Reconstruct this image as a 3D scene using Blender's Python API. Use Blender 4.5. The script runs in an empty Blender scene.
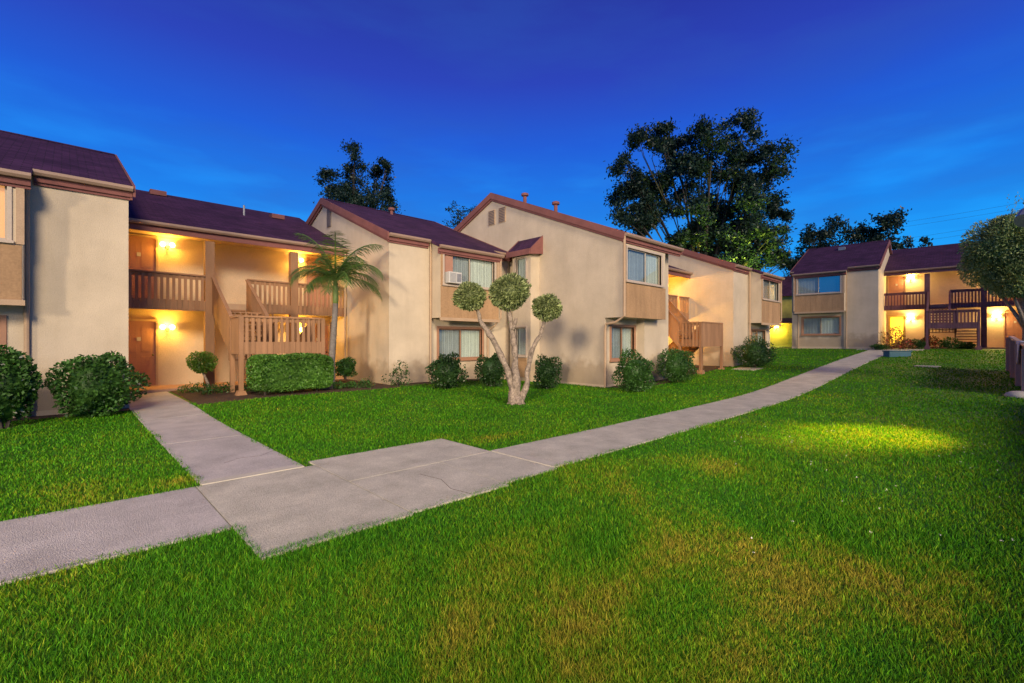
import bpy, bmesh, math, random
import numpy as np
from mathutils import Vector, Matrix
random.seed(7); rng = np.random.default_rng(7)
R = math.radians
scn = bpy.context.scene
COL = scn.collection
# world frame: x runs along the apartment fronts, y runs into the buildings, camera above the origin
CA, SA = 0.690, 0.724                      # forward = (CA, SA)
F = 469.0
def at(px, D, z=0.0):                      # a spot D metres ahead of the camera
    X = (px-512)/F*D
    return Vector((SA*X+CA*D, -CA*X+SA*D, z))
def sstep(a, b, x):
    t = np.clip((x-a)/(b-a), 0, 1); return t*t*(3-2*t)
def g(x, y):                               # ground height
    x = np.asarray(x, float); y = np.asarray(y, float)
    s = np.clip(x, -60, 37)-15.0
    z = .053*np.where(s > 20, s, np.log1p(np.exp(np.clip(s, -30, 30)*1.0))/1.0)
    z = z + .15*sstep(10, 14, y)*sstep(0, 4, x)*(1-sstep(11, 14, x))
    return z
def G(x, y): return float(g(x, y))

# ------------------------------------------------------------------ materials
M = {}
def nodes(name):
    m = bpy.data.materials.new(name); m.use_nodes = True
    nt = m.node_tree; b = nt.nodes['Principled BSDF']
    return m, nt, b
def N(nt, t, **k):
    n = nt.nodes.new(t)
    for a, v in k.items():
        if a.startswith('i_'): n.inputs[a[2:].replace('_', ' ')].default_value = v
        else: setattr(n, a, v)
    return n
def ramp(nt, stops):
    r = nt.nodes.new('ShaderNodeValToRGB'); e = r.color_ramp.elements
    while len(e) < len(stops): e.new(0.5)
    for i, (p, c) in enumerate(stops):
        e[i].position = p; e[i].color = (*c, 1)
    return r
def mat(name, c, rough=.85, var=.18, scale=3.0, bump=.0, bscale=60, fine=.12, spec=.3, metal=0, streak=False, island=0):
    m, nt, b = nodes(name); L = nt.links.new
    tc = N(nt, 'ShaderNodeTexCoord'); 
    src = tc.outputs['Object']
    if streak:
        mp = N(nt, 'ShaderNodeMapping'); mp.inputs['Scale'].default_value = (1, 1, .25); L(src, mp.inputs[0]); s2 = mp.outputs[0]
    else: s2 = src
    n1 = N(nt, 'ShaderNodeTexNoise', i_Scale=scale, i_Detail=6.0, i_Roughness=.6); L(s2, n1.inputs['Vector'])
    n2 = N(nt, 'ShaderNodeTexNoise', i_Scale=bscale, i_Detail=3.0); L(src, n2.inputs['Vector'])
    r = ramp(nt, [(.28, tuple(x*(1-var) for x in c)), (.72, tuple(min(1, x*(1+var)) for x in c))]); L(n1.outputs[0], r.inputs[0])
    r2 = ramp(nt, [(.3, (1-fine,)*3), (.7, (1+fine,)*3)]); L(n2.outputs[0], r2.inputs[0])
    mx = N(nt, 'ShaderNodeMix', data_type='RGBA', blend_type='MULTIPLY'); mx.inputs[0].default_value = 1
    L(r.outputs[0], mx.inputs[6]); L(r2.outputs[0], mx.inputs[7])
    out = mx.outputs[2]
    if island:
        ge = N(nt, 'ShaderNodeNewGeometry')
        r3 = ramp(nt, [(0, (1-island,)*3), (1, (1+island,)*3)]); L(ge.outputs['Random Per Island'], r3.inputs[0])
        m3 = N(nt, 'ShaderNodeMix', data_type='RGBA', blend_type='MULTIPLY'); m3.inputs[0].default_value = 1
        L(out, m3.inputs[6]); L(r3.outputs[0], m3.inputs[7]); out = m3.outputs[2]
    L(out, b.inputs['Base Color'])
    b.inputs['Roughness'].default_value = rough; b.inputs['Metallic'].default_value = metal
    b.inputs['Specular IOR Level'].default_value = spec
    if bump:
        bp = N(nt, 'ShaderNodeBump'); bp.inputs['Strength'].default_value = bump; bp.inputs['Distance'].default_value = .02
        L(n2.outputs[0], bp.inputs['Height']); L(bp.outputs[0], b.inputs['Normal'])
    M[name] = m; return m
mat('stucco', (.53, .435, .315), var=.13, scale=.9, bump=.5, bscale=45, fine=.07)
def weather(name):
    m = M[name]; nt = m.node_tree; L = nt.links.new; b = nt.nodes['Principled BSDF']; src = b.inputs['Base Color'].links[0].from_socket
    tc = N(nt, 'ShaderNodeTexCoord'); mp = N(nt, 'ShaderNodeMapping'); mp.inputs['Scale'].default_value = (2, 2, .35); L(tc.outputs['Object'], mp.inputs[0])
    n = N(nt, 'ShaderNodeTexNoise', i_Scale=1.3, i_Detail=7.0, i_Roughness=.65); L(mp.outputs[0], n.inputs['Vector'])
    r = ramp(nt, [(.36, (.95, .945, .94)), (.52, (1, 1, 1))]); L(n.outputs[0], r.inputs[0])
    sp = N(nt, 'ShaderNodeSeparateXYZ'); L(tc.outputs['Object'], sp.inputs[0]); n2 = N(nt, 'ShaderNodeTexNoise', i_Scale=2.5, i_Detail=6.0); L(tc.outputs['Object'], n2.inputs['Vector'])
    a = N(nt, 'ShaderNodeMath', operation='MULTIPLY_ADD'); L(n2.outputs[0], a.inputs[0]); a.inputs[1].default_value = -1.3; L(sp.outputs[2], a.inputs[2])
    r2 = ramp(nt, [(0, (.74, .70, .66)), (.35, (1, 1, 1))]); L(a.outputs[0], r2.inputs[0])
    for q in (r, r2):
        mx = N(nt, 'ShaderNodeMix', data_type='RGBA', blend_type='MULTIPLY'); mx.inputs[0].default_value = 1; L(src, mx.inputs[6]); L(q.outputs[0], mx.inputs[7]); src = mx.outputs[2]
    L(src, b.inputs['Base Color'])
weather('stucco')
mat('stucco_warm', (.52, .41, .28), var=.1, scale=1.2, bump=.5, bscale=45, fine=.07)
mat('panel', (.36, .22, .115), var=.2, scale=2, streak=True, bscale=25)
mat('fascia', (.20, .078, .068), var=.18, scale=2)
mat('gutter', (.30, .20, .145), var=.08, rough=.5)
mat('trim', (.42, .29, .185), var=.1)
mat('rail', (.29, .155, .08), var=.2, scale=3, streak=True, island=.12)
mat('rail_dusk', (.16, .075, .085), var=.2, scale=3, island=.15)  # rail wood with the blue dusk light put into its colour
mat('door', (.36, .185, .125), var=.08, rough=.5)
mat('window_frame', (.45, .36, .28), var=.05, rough=.4)
mat('window_brown', (.33, .17, .10), var=.1, rough=.5)
mat('metal_dark', (.05, .045, .04), rough=.4, metal=.6)
mat('louvre_dark', (.12, .10, .10))
mat('metal_grey', (.25, .25, .26), rough=.45, metal=.3)
mat('white_plastic', (.5, .48, .44), rough=.4, var=.04)
mat('blind', (.82, .78, .68), var=.08, island=.05)
mat('blind_grey', (.46, .45, .45), var=.1, island=.06)
mat('interior', (.10, .09, .09))
mat('patio', (.36, .22, .16), var=.15, bump=.3)
mat('concrete', (.47, .435, .34), var=.22, scale=2.2, bump=.6, bscale=120, fine=.3)
mat('concrete_cool', (.44, .40, .36), var=.2, scale=1.8, bump=.6, bscale=120, fine=.3)
mat('concrete_pale', (.47, .43, .34), var=.12, bump=.3, bscale=90)
mat('mulch', (.075, .045, .028), var=.5, scale=9, bump=1, bscale=70, fine=.4)
mat('bark', (.25, .195, .15), var=.6, scale=11, bump=1, bscale=35, fine=.3)
mat('bark_dark', (.06, .048, .04), var=.4, scale=4, bump=.6)
mat('palm_bark', (.16, .14, .125), var=.3, scale=14, bump=.6)
mat('palm_green', (.15, .21, .06), var=.2, scale=6, rough=.5)
mat('box_paint', (.05, .13, .16), var=.15, rough=.5)
mat('cloth', (.5, .5, .55), var=.1)
mat('lit_yellow', (.55, .46, .10), var=.2, scale=2)  # yellow lamplight put into the colour of garage walls and lit door
mat('fence_wood', (.42, .27, .20), var=.25, streak=True, island=.2)
mat('black_cable', (.02, .02, .03))

def leafmat(name, c1, c2, pale=None, thr=.985, trans=.35, rough=.45, spec=.4, big=1.5):
    m, nt, b = nodes(name); L = nt.links.new
    ge = N(nt, 'ShaderNodeNewGeometry'); tc = N(nt, 'ShaderNodeTexCoord')
    st = [(0, c1), (.9, c2)]
    r = ramp(nt, st); L(ge.outputs['Random Per Island'], r.inputs[0])
    n1 = N(nt, 'ShaderNodeTexNoise', i_Scale=big, i_Detail=3.0); L(tc.outputs['Object'], n1.inputs['Vector'])
    r2 = ramp(nt, [(.3, (.65,)*3), (.7, (1.3,)*3)]); L(n1.outputs[0], r2.inputs[0])
    mx = N(nt, 'ShaderNodeMix', data_type='RGBA', blend_type='MULTIPLY'); mx.inputs[0].default_value = 1
    L(r.outputs[0], mx.inputs[6]); L(r2.outputs[0], mx.inputs[7]); out = mx.outputs[2]
    if pale:
        gt = N(nt, 'ShaderNodeMath', operation='GREATER_THAN'); gt.inputs[1].default_value = thr
        L(ge.outputs['Random Per Island'], gt.inputs[0])
        m2 = N(nt, 'ShaderNodeMix', data_type='RGBA'); L(gt.outputs[0], m2.inputs[0]); L(out, m2.inputs[6]); m2.inputs[7].default_value = (*pale, 1); out = m2.outputs[2]
    L(out, b.inputs['Base Color']); b.inputs['Roughness'].default_value = rough; b.inputs['Specular IOR Level'].default_value = spec
    tr = N(nt, 'ShaderNodeBsdfTranslucent'); L(out, tr.inputs[0])
    ms = N(nt, 'ShaderNodeMixShader'); ms.inputs[0].default_value = trans
    L(b.outputs[0], ms.inputs[1]); L(tr.outputs[0], ms.inputs[2])
    L(ms.outputs[0], nt.nodes['Material Output'].inputs[0])
    M[name] = m; return m
leafmat('shrub', (.025, .085, .015), (.07, .18, .028), pale=(.6, .6, .5), thr=.992)
leafmat('shrub_dark', (.02, .062, .016), (.055, .13, .028), pale=(.4, .4, .3), thr=.996)
leafmat('shrub_light', (.06, .17, .015), (.14, .28, .03))
leafmat('hedge', (.05, .16, .018), (.13, .28, .035))
leafmat('topiary', (.10, .15, .045), (.36, .41, .16), trans=.25)
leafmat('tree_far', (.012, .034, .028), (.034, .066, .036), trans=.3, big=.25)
leafmat('tree_pale', (.10, .20, .06), (.42, .5, .2), trans=.3)
leafmat('palm_leaf', (.04, .09, .02), (.11, .20, .035), trans=.3)
leafmat('red_leaf', (.14, .06, .02), (.22, .13, .04), pale=(.6, .10, .06), thr=.8)

# grass: green with worn straw-coloured patches
def grassmat(name, blades):
    m, nt, b = nodes(name); L = nt.links.new
    ge = N(nt, 'ShaderNodeNewGeometry'); tc = N(nt, 'ShaderNodeTexCoord')
    n1 = N(nt, 'ShaderNodeTexNoise', i_Scale=.42, i_Detail=5.0, i_Roughness=.62); L(tc.outputs['Object'], n1.inputs['Vector'])
    n2 = N(nt, 'ShaderNodeTexNoise', i_Scale=2.6, i_Detail=4.0, i_Roughness=.7); L(tc.outputs['Object'], n2.inputs['Vector'])
    ad = N(nt, 'ShaderNodeMath', operation='MULTIPLY_ADD'); L(n2.outputs[0], ad.inputs[0]); ad.inputs[1].default_value = .45; L(n1.outputs[0], ad.inputs[2])
    sp = N(nt, 'ShaderNodeSeparateXYZ'); L(tc.outputs['Object'], sp.inputs[0])
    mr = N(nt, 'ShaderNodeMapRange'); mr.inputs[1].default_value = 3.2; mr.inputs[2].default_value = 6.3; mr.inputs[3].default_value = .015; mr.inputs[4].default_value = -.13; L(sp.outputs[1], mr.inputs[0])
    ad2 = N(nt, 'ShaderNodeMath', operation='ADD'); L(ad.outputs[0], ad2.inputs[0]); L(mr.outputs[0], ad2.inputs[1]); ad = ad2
    if blades:
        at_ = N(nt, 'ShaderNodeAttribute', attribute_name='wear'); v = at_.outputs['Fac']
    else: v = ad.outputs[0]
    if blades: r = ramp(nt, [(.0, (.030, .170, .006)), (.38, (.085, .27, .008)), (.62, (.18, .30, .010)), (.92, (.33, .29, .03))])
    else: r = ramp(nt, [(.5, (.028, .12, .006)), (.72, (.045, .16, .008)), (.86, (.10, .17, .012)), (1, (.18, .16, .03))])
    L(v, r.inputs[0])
    r3 = ramp(nt, [(0, (.45,)*3), (.8, (1.3,)*3), (1, (1.9,)*3)])
    if blades: L(ge.outputs['Random Per Island'], r3.inputs[0])
    else:
        n3 = N(nt, 'ShaderNodeTexNoise', i_Scale=40.0, i_Detail=3.0); L(tc.outputs['Object'], n3.inputs['Vector']); L(n3.outputs[0], r3.inputs[0])
    mx = N(nt, 'ShaderNodeMix', data_type='RGBA', blend_type='MULTIPLY'); mx.inputs[0].default_value = 1
    L(r.outputs[0], mx.inputs[6]); L(r3.outputs[0], mx.inputs[7])
    L(mx.outputs[2], b.inputs['Base Color']); b.inputs['Roughness'].default_value = .6; b.inputs['Specular IOR Level'].default_value = .15
    if blades:
        tr = N(nt, 'ShaderNodeBsdfTranslucent'); L(mx.outputs[2], tr.inputs[0])
        ms = N(nt, 'ShaderNodeMixShader'); ms.inputs[0].default_value = .4
        L(b.outputs[0], ms.inputs[1]); L(tr.outputs[0], ms.inputs[2]); L(ms.outputs[0], nt.nodes['Material Output'].inputs[0])
    else:
        bp = N(nt, 'ShaderNodeBump'); bp.inputs['Strength'].default_value = .8; bp.inputs['Distance'].default_value = .05
        L(n3.outputs[0], bp.inputs['Height']); L(bp.outputs[0], b.inputs['Normal'])
    M[name] = m
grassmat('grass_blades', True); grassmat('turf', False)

def roofmat():
    m, nt, b = nodes('shingle'); L = nt.links.new
    tc = N(nt, 'ShaderNodeTexCoord')
    br = N(nt, 'ShaderNodeTexBrick', i_Scale=1.0); L(tc.outputs['Object'], br.inputs['Vector'])
    br.inputs['Brick Width'].default_value = .30; br.inputs['Row Height'].default_value = .13; br.inputs['Mortar Size'].default_value = .008
    br.inputs['Color1'].default_value = (.066, .024, .062, 1); br.inputs['Color2'].default_value = (.040, .015, .040, 1); br.inputs['Mortar'].default_value = (.02, .012, .015, 1)
    n = N(nt, 'ShaderNodeTexNoise', i_Scale=1.2, i_Detail=5.0); L(tc.outputs['Object'], n.inputs['Vector'])
    r = ramp(nt, [(.3, (.75,)*3), (.7, (1.3,)*3)]); L(n.outputs[0], r.inputs[0])
    mx = N(nt, 'ShaderNodeMix', data_type='RGBA', blend_type='MULTIPLY'); mx.inputs[0].default_value = 1
    L(br.outputs[0], mx.inputs[6]); L(r.outputs[0], mx.inputs[7]); L(mx.outputs[2], b.inputs['Base Color'])
    b.inputs['Roughness'].default_value = .9; b.inputs['Specular IOR Level'].default_value = .2
    bp = N(nt, 'ShaderNodeBump'); bp.inputs['Strength'].default_value = .6; bp.inputs['Distance'].default_value = .02
    L(br.outputs['Fac'], bp.inputs['Height']); bp.invert = True; L(bp.outputs[0], b.inputs['Normal'])
    M['shingle'] = m
roofmat()
def glassmat():
    m, nt, b = nodes('glass'); L = nt.links.new
    gl = N(nt, 'ShaderNodeBsdfGlossy'); gl.inputs['Roughness'].default_value = .02; gl.inputs[0].default_value = (.9, .9, .9, 1)
    tr = N(nt, 'ShaderNodeBsdfTransparent'); tr.inputs[0].default_value = (.85, .9, .9, 1)
    ge = N(nt, 'ShaderNodeNewGeometry'); dt = N(nt, 'ShaderNodeVectorMath', operation='DOT_PRODUCT'); L(ge.outputs['Normal'], dt.inputs[0]); L(ge.outputs['Incoming'], dt.inputs[1])
    ab = N(nt, 'ShaderNodeMath', operation='ABSOLUTE'); L(dt.outputs['Value'], ab.inputs[0])
    iv = N(nt, 'ShaderNodeMath', operation='SUBTRACT'); iv.inputs[0].default_value = 1; L(ab.outputs[0], iv.inputs[1])
    pw = N(nt, 'ShaderNodeMath', operation='POWER'); L(iv.outputs[0], pw.inputs[0]); pw.inputs[1].default_value = 5
    mm = N(nt, 'ShaderNodeMath', operation='MULTIPLY_ADD'); L(pw.outputs[0], mm.inputs[0]); mm.inputs[1].default_value = .95; mm.inputs[2].default_value = .045
    ms = N(nt, 'ShaderNodeMixShader'); L(mm.outputs[0], ms.inputs[0]); L(tr.outputs[0], ms.inputs[1]); L(gl.outputs[0], ms.inputs[2])
    L(ms.outputs[0], nt.nodes['Material Output'].inputs[0]); M['glass'] = m
    m, nt, b = nodes('glass_mirror')
    b.inputs['Base Color'].default_value = (.02, .05, .10, 1); b.inputs['Roughness'].default_value = .03; b.inputs['Specular IOR Level'].default_value = 1; b.inputs['IOR'].default_value = 2.2
    M['glass_mirror'] = m
glassmat()
def emit(name, c, s):
    m, nt, b = nodes(name); b.inputs['Base Color'].default_value = (*c, 1)
    b.inputs['Emission Color'].default_value = (*c, 1); b.inputs['Emission Strength'].default_value = s; M[name] = m
emit('lamp_glow', (1, .66, .20), 12.0)
emit('lit_curtain', (1, .42, .14), .75)
emit('lit_pane', (1, .62, .05), 1.1)

# ------------------------------------------------------------------ mesh helpers
def tag(o, label=None, cat=None, group=None, kind=None):
    if label: o['label'] = label
    if cat: o['category'] = cat
    if group: o['group'] = group
    if kind: o['kind'] = kind
    return o
def empty(name, loc, rz=0, label=None, cat=None, group=None):
    o = bpy.data.objects.new(name, None); COL.objects.link(o)
    o.location = loc; o.rotation_euler = (0, 0, rz); o.empty_display_size = .3
    return tag(o, label, cat, group)
class MB:
    def __init__(s, f=None): s.v = []; s.fc = []; s.f = f
    def add(s, vs, fs):
        n = len(s.v)
        if s.f: vs = [s.f(*p) for p in vs]
        s.v += [tuple(p) for p in vs]; s.fc += [tuple(n+i for i in q) for q in fs]
    def box(s, x0, x1, y0, y1, z0, z1):
        s.add([(x0,y0,z0),(x1,y0,z0),(x1,y1,z0),(x0,y1,z0),(x0,y0,z1),(x1,y0,z1),(x1,y1,z1),(x0,y1,z1)],
              [(0,3,2,1),(4,5,6,7),(0,1,5,4),(1,2,6,5),(2,3,7,6),(3,0,4,7)])
    def prism(s, pts, axis, t0, t1):         # pts in the plane across axis ('x': (y,z), 'y': (x,z), 'z': (x,y))
        n = len(pts)
        mk = {'x': lambda p, t: (t, p[0], p[1]), 'y': lambda p, t: (p[0], t, p[1]), 'z': lambda p, t: (p[0], p[1], t)}[axis]
        s.add([mk(p, t0) for p in pts]+[mk(p, t1) for p in pts],
              [tuple(range(n-1, -1, -1)), tuple(range(n, 2*n))]+[(i, (i+1) % n, n+(i+1) % n, n+i) for i in range(n)])
    def slab(s, c, th):                      # four corners (top), thickness down
        s.add(list(c)+[(p[0], p[1], p[2]-th) for p in c], [(0,1,2,3),(7,6,5,4),(0,4,5,1),(1,5,6,2),(2,6,7,3),(3,7,4,0)])
    def tube(s, pts, rad, n=8, cap=True):
        pts = [Vector(p) for p in pts]; k = len(pts)
        if not hasattr(rad, '__len__'): rad = [rad]*k
        vs = []; up = None
        for i, p in enumerate(pts):
            d = (pts[min(i+1, k-1)]-pts[max(i-1, 0)]).normalized()
            if up is None: up = Vector((0, 1, 0)) if abs(d.z) > .7 else Vector((0, 0, 1))
            a = d.cross(up).normalized(); b = a.cross(d).normalized(); up = b
            for j in range(n):
                th = 2*math.pi*j/n; vs.append(p+(a*math.cos(th)+b*math.sin(th))*rad[i])
        fs = [(i*n+j, i*n+(j+1) % n, (i+1)*n+(j+1) % n, (i+1)*n+j) for i in range(k-1) for j in range(n)]
        if cap: fs += [tuple(range(n-1, -1, -1)), tuple((k-1)*n+j for j in range(n))]
        s.add(vs, fs)
    def ball(s, c, r, n=10, sq=(1,1,1)):
        vs = [(c[0], c[1], c[2]+r*sq[2])]; m = n//2
        for i in range(1, m):
            for j in range(n):
                a = math.pi*i/m; b = 2*math.pi*j/n
                vs.append((c[0]+r*sq[0]*math.sin(a)*math.cos(b), c[1]+r*sq[1]*math.sin(a)*math.sin(b), c[2]+r*sq[2]*math.cos(a)))
        vs.append((c[0], c[1], c[2]-r*sq[2])); L = len(vs)-1
        fs = [(0, 1+j, 1+(j+1) % n) for j in range(n)]+[(L, L-n+(j+1) % n, L-n+j) for j in range(n)]
        fs += [(1+i*n+j, 1+(i+1)*n+j, 1+(i+1)*n+(j+1) % n, 1+i*n+(j+1) % n) for i in range(m-2) for j in range(n)]
        s.add(vs, fs)
    def build(s, name, m, parent=None, smooth=False, bevel=0):
        me = bpy.data.meshes.new(name); me.from_pydata(s.v, [], s.fc)
        bm = bmesh.new(); bm.from_mesh(me); bmesh.ops.recalc_face_normals(bm, faces=bm.faces); bm.to_mesh(me); bm.free()
        if smooth: me.polygons.foreach_set('use_smooth', [True]*len(me.polygons))
        me.materials.append(M[m]); o = bpy.data.objects.new(name, me); COL.objects.link(o)
        if parent: o.parent = parent
        if bevel:
            b = o.modifiers.new('bevel', 'BEVEL'); b.width = bevel; b.segments = 2; b.limit_method = 'ANGLE'
        return o
def polymesh(name, V, faces_tpl, m, parent=None, smooth=False):
    """V: (N,k,3) array of islands; faces_tpl: list of index tuples inside an island"""
    Nn, k, _ = V.shape
    me = bpy.data.meshes.new(name); me.vertices.add(Nn*k); me.vertices.foreach_set('co', V.reshape(-1).astype(np.float32))
    tot = [len(f) for f in faces_tpl]; flat = np.concatenate([np.array(f) for f in faces_tpl])
    base = (np.arange(Nn)*k)[:, None]
    loops = (base+flat[None]).reshape(-1)
    me.loops.add(len(loops)); me.loops.foreach_set('vertex_index', loops.astype(np.int32))
    me.polygons.add(Nn*len(tot))
    starts = np.concatenate([[0], np.cumsum(tot)[:-1]]); st = (np.arange(Nn)*sum(tot))[:, None]+starts[None]
    me.polygons.foreach_set('loop_start', st.reshape(-1).astype(np.int32))
    if smooth: me.polygons.foreach_set('use_smooth', np.ones(Nn*len(tot), bool))
    me.update(calc_edges=True); me.validate()
    me.materials.append(M[m]); o = bpy.data.objects.new(name, me); COL.objects.link(o)
    if parent: o.parent = parent
    return o
def rvec(n):
    v = rng.normal(size=(n, 3)); return v/np.linalg.norm(v, axis=1)[:, None]
def leafquads(P, size, asp=.55, up=.0, dirs=None):
    n = len(P); d = rvec(n) if dirs is None else dirs+rvec(n)*.6
    d[:, 2] += up; d /= np.linalg.norm(d, axis=1)[:, None]
    w = np.cross(d, rvec(n)); w /= np.linalg.norm(w, axis=1)[:, None]+1e-9
    s = size*rng.uniform(.6, 1.3, n)[:, None]
    nn = np.cross(d, w)*s*.15
    return np.stack([P-d*s*.5, P+w*s*asp*.5+nn, P+d*s*.5, P-w*s*asp*.5+nn], 1)
def lump(dirv, seed, amt=.16, fr=3.0):
    r = np.random.default_rng(seed); o = np.zeros(len(dirv))
    for i in range(7):
        k = r.normal(size=3)*fr; o += np.sin(dirv@k+r.uniform(0, 6.28))
    return 1+amt*o/2.6
def bushpts(c, rad, n, seed, amt=.16, inner=.72, flat=0, fr=3.0):
    d = rvec(n); rr = rng.uniform(inner**3, 1, n)**(1/3)*lump(d, seed, amt, fr)
    if flat:                                # boxier
        q = np.max(np.abs(d), axis=1)[:, None]; d = d/q**flat
    P = np.array(c)+d*rr[:, None]*np.array(rad); return P, d
def shrub(name, loc, rad, label, n=2600, leaf=.075, m='shrub', seed=0, flat=0, amt=.24, cat='shrub', group=None, stray=0, stems=True):
    x, y, z = loc
    r = empty(name, (x, y, z), 0, label, cat, group)
    c = (0, 0, rad[2]*.98)
    P, d = bushpts(c, rad, n, seed, amt, flat=flat)
    if stray:
        dd = rvec(stray); dd[:, 2] = np.abs(dd[:, 2])*.8
        P2 = np.array(c)+dd*np.array(rad)*rng.uniform(1, 1.18, stray)[:, None]; P = np.concatenate([P, P2]); d = np.concatenate([d, dd])
    P[:, 2] = np.maximum(P[:, 2], .03+rng.uniform(0, .08, len(P)))
    polymesh('foliage', leafquads(P, leaf, dirs=d*.5), [(0, 1, 2, 3)], m, r)
    cb = MB(); dv = []
    cb.ball((0, 0, c[2]), 1, 16, (rad[0]*.7, rad[1]*.7, rad[2]*.74)); o = cb.build('branches', 'mulch' if False else m, r, smooth=True)
    if stems:
        s = MB()
        for i in range(4):
            a = random.uniform(0, 6.28); s.tube([(math.cos(a)*.04, math.sin(a)*.04, -.05), (math.cos(a)*rad[0]*.35, math.sin(a)*rad[1]*.35, rad[2]*.8)], [.022, .012], 6)
        s.build('stem', 'bark_dark', r)
    return r

# ------------------------------------------------------------------ apartment building pieces
SL = .42                                     # roof pitch
def wallpanel(mb, s0, s1, z0, z1, d0, d1, holes=()):
    """wall in the (s,z) plane, thickness d0..d1, with rectangular openings"""
    ss = sorted({s0, s1, *[h[0] for h in holes], *[h[1] for h in holes]}); zs = sorted({z0, z1, *[h[2] for h in holes], *[h[3] for h in holes]})
    ss = [q for q in ss if s0-1e-6 <= q <= s1+1e-6]; zs = [q for q in zs if z0-1e-6 <= q <= z1+1e-6]
    for i in range(len(ss)-1):
        run = None
        for j in range(len(zs)-1):
            cs, cz = (ss[i]+ss[i+1])/2, (zs[j]+zs[j+1])/2
            hole = any(h[0] < cs < h[1] and h[2] < cz < h[3] for h in holes)
            if hole:
                if run is not None: mb.box(ss[i], ss[i+1], d0, d1, run, zs[j]); run = None
            elif run is None: run = zs[j]
        if run is not None: mb.box(ss[i], ss[i+1], d0, d1, run, z1)
def window(B, s0, s1, z0, z1, d, f=None, fm='window_frame', left='blind_grey', right='blind', mirror=False, fw=.07, split=.5, sill=True, single=False, ac=False):
    """window set in an opening of a wall whose outer face is at d; f maps (s,d,z) to building space"""
    m = MB(f); e = .035
    m.box(s0-fw, s0, d-e, d+.12, z0-fw, z1+fw); m.box(s1, s1+fw, d-e, d+.12, z0-fw, z1+fw)
    m.box(s0, s1, d-e, d+.12, z1, z1+fw); m.box(s0, s1, d-e, d+.12, z0-fw, z0)
    if sill: m.box(s0-fw-.03, s1+fw+.03, d-e-.05, d-e, z0-fw-.01, z0-fw+.05)
    w = m.build('window', fm, B, bevel=.006)
    sp = s0+(s1-s0)*split
    sa = MB(f); q = .035
    spans = [(s0, s1)] if single else [(s0, sp+.02), (sp-.02, s1)]
    for i, (a, b) in enumerate(spans):
        dd = d+.04+.03*i
        sa.box(a, a+q, dd, dd+.025, z0, z1); sa.box(b-q, b, dd, dd+.025, z0, z1); sa.box(a+q, b-q, dd, dd+.025, z1-q, z1); sa.box(a+q, b-q, dd, dd+.025, z0, z0+q)
    sa.build('sash', fm, w)
    for i, (a, b) in enumerate(spans):
        p = MB(f); dd = d+.05+.03*i; p.box(a+q, b-q, dd, dd+.006, z0+q, z1-q)
        p.build('pane', 'glass_mirror' if (mirror and i == 1) else 'glass', w)
        bl = MB(f); n = max(3, int((b-a)/.09)); st = (b-a-2*q)/n
        for k in range(n):
            u0 = a+q+k*st; o = .008 if k % 2 else 0
            bl.add([(u0, d+.115+o, z0+.02), (u0+st*.98, d+.13-o, z0+.02), (u0+st*.98, d+.13-o, z1-.02), (u0, d+.115+o, z1-.02)], [(0, 1, 2, 3)])
        bl.build('blinds', (left if i == 0 else right), w)
    bk = MB(f); bk.box(s0-.02, s1+.02, d+.26, d+.28, z0-.02, z1+.02); bk.build('dark_backing', 'interior', w)  # dark sheet standing in for the unlit room behind the blinds
    return w
def door(B, a0, a1, z0, b, lit=False):
    m = MB(); t = .06
    m.box(a0-t, a0, b-.03, b+.05, z0, z0+2.08+t); m.box(a1, a1+t, b-.03, b+.05, z0, z0+2.08+t); m.box(a0, a1, b-.03, b+.05, z0+2.08, z0+2.08+t)
    m.box(a0-t, a1+t, b-.05, b-.03, z0-.02, z0+.03)
    fr = m.build('door_frame', 'trim', B)
    d = MB(); d.box(a0, a1, b, b+.045, z0+.01, z0+2.08)
    for zz0, zz1 in ((.2, .95), (1.1, 1.9)):
        for c0, c1 in ((.14, .43), (.57, .86)):
            x0, x1 = a0+(a1-a0)*c0, a0+(a1-a0)*c1
            d.box(x0, x1, b-.005, b, z0+zz0, z0+zz1)
    D = d.build('door', 'door' if not lit else 'lit_yellow', B, bevel=.004)
    h = MB(); h.ball((a1-.08, b-.06, z0+1.0), .032); h.tube([(a1-.08, b-.05, z0+1.0), (a1-.08, b+.01, z0+1.0)], .012); h.build('door_knob', 'metal_dark', D, smooth=True)
    k = MB(); k.box((a0+a1)/2-.05, (a0+a1)/2+.05, b-.02, b-.012, z0+1.45, z0+1.57); k.build('number_plate', 'white_plastic', D)
    if lit:
        p = MB(); p.box(a0+.1, a1-.1, b-.03, b-.014, z0+.15, z0+1.98); p.build('lit_glass', 'lit_pane', D)
    return D
LIGHTS = []
def wall_light(B, a, z, b, power=60, col=(1, .58, .09)):
    m = MB(); m.ball((a, b-.01, z-.03), .06, 12, (1, .35, 1)); m.tube([(a, b-.02, z-.05), (a, b-.12, z-.07), (a, b-.13, z+.0)], .014)
    m.tube([(a-.12, b-.13, z), (a+.12, b-.13, z)], .013); m.box(a-.035, a+.035, b-.16, b-.10, z-.12, z-.04)
    w = m.build('wall_light', 'metal_dark', B, smooth=False)
    for s in (-1, 1):
        k = MB(); k.ball((a+s*.13, b-.13, z+.04), .078, 12, (1, 1, 1.1)); k.build('lamp_shade', 'lamp_glow', w, smooth=True)
    ld = bpy.data.lights.new('porch_bulb', 'POINT'); ld.energy = power*.95; ld.color = col; ld.shadow_soft_size = .08
    lo = bpy.data.objects.new('porch_bulb', ld); COL.objects.link(lo); lo.parent = w; lo.location = (a, b-.21, z+.02)
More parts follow.
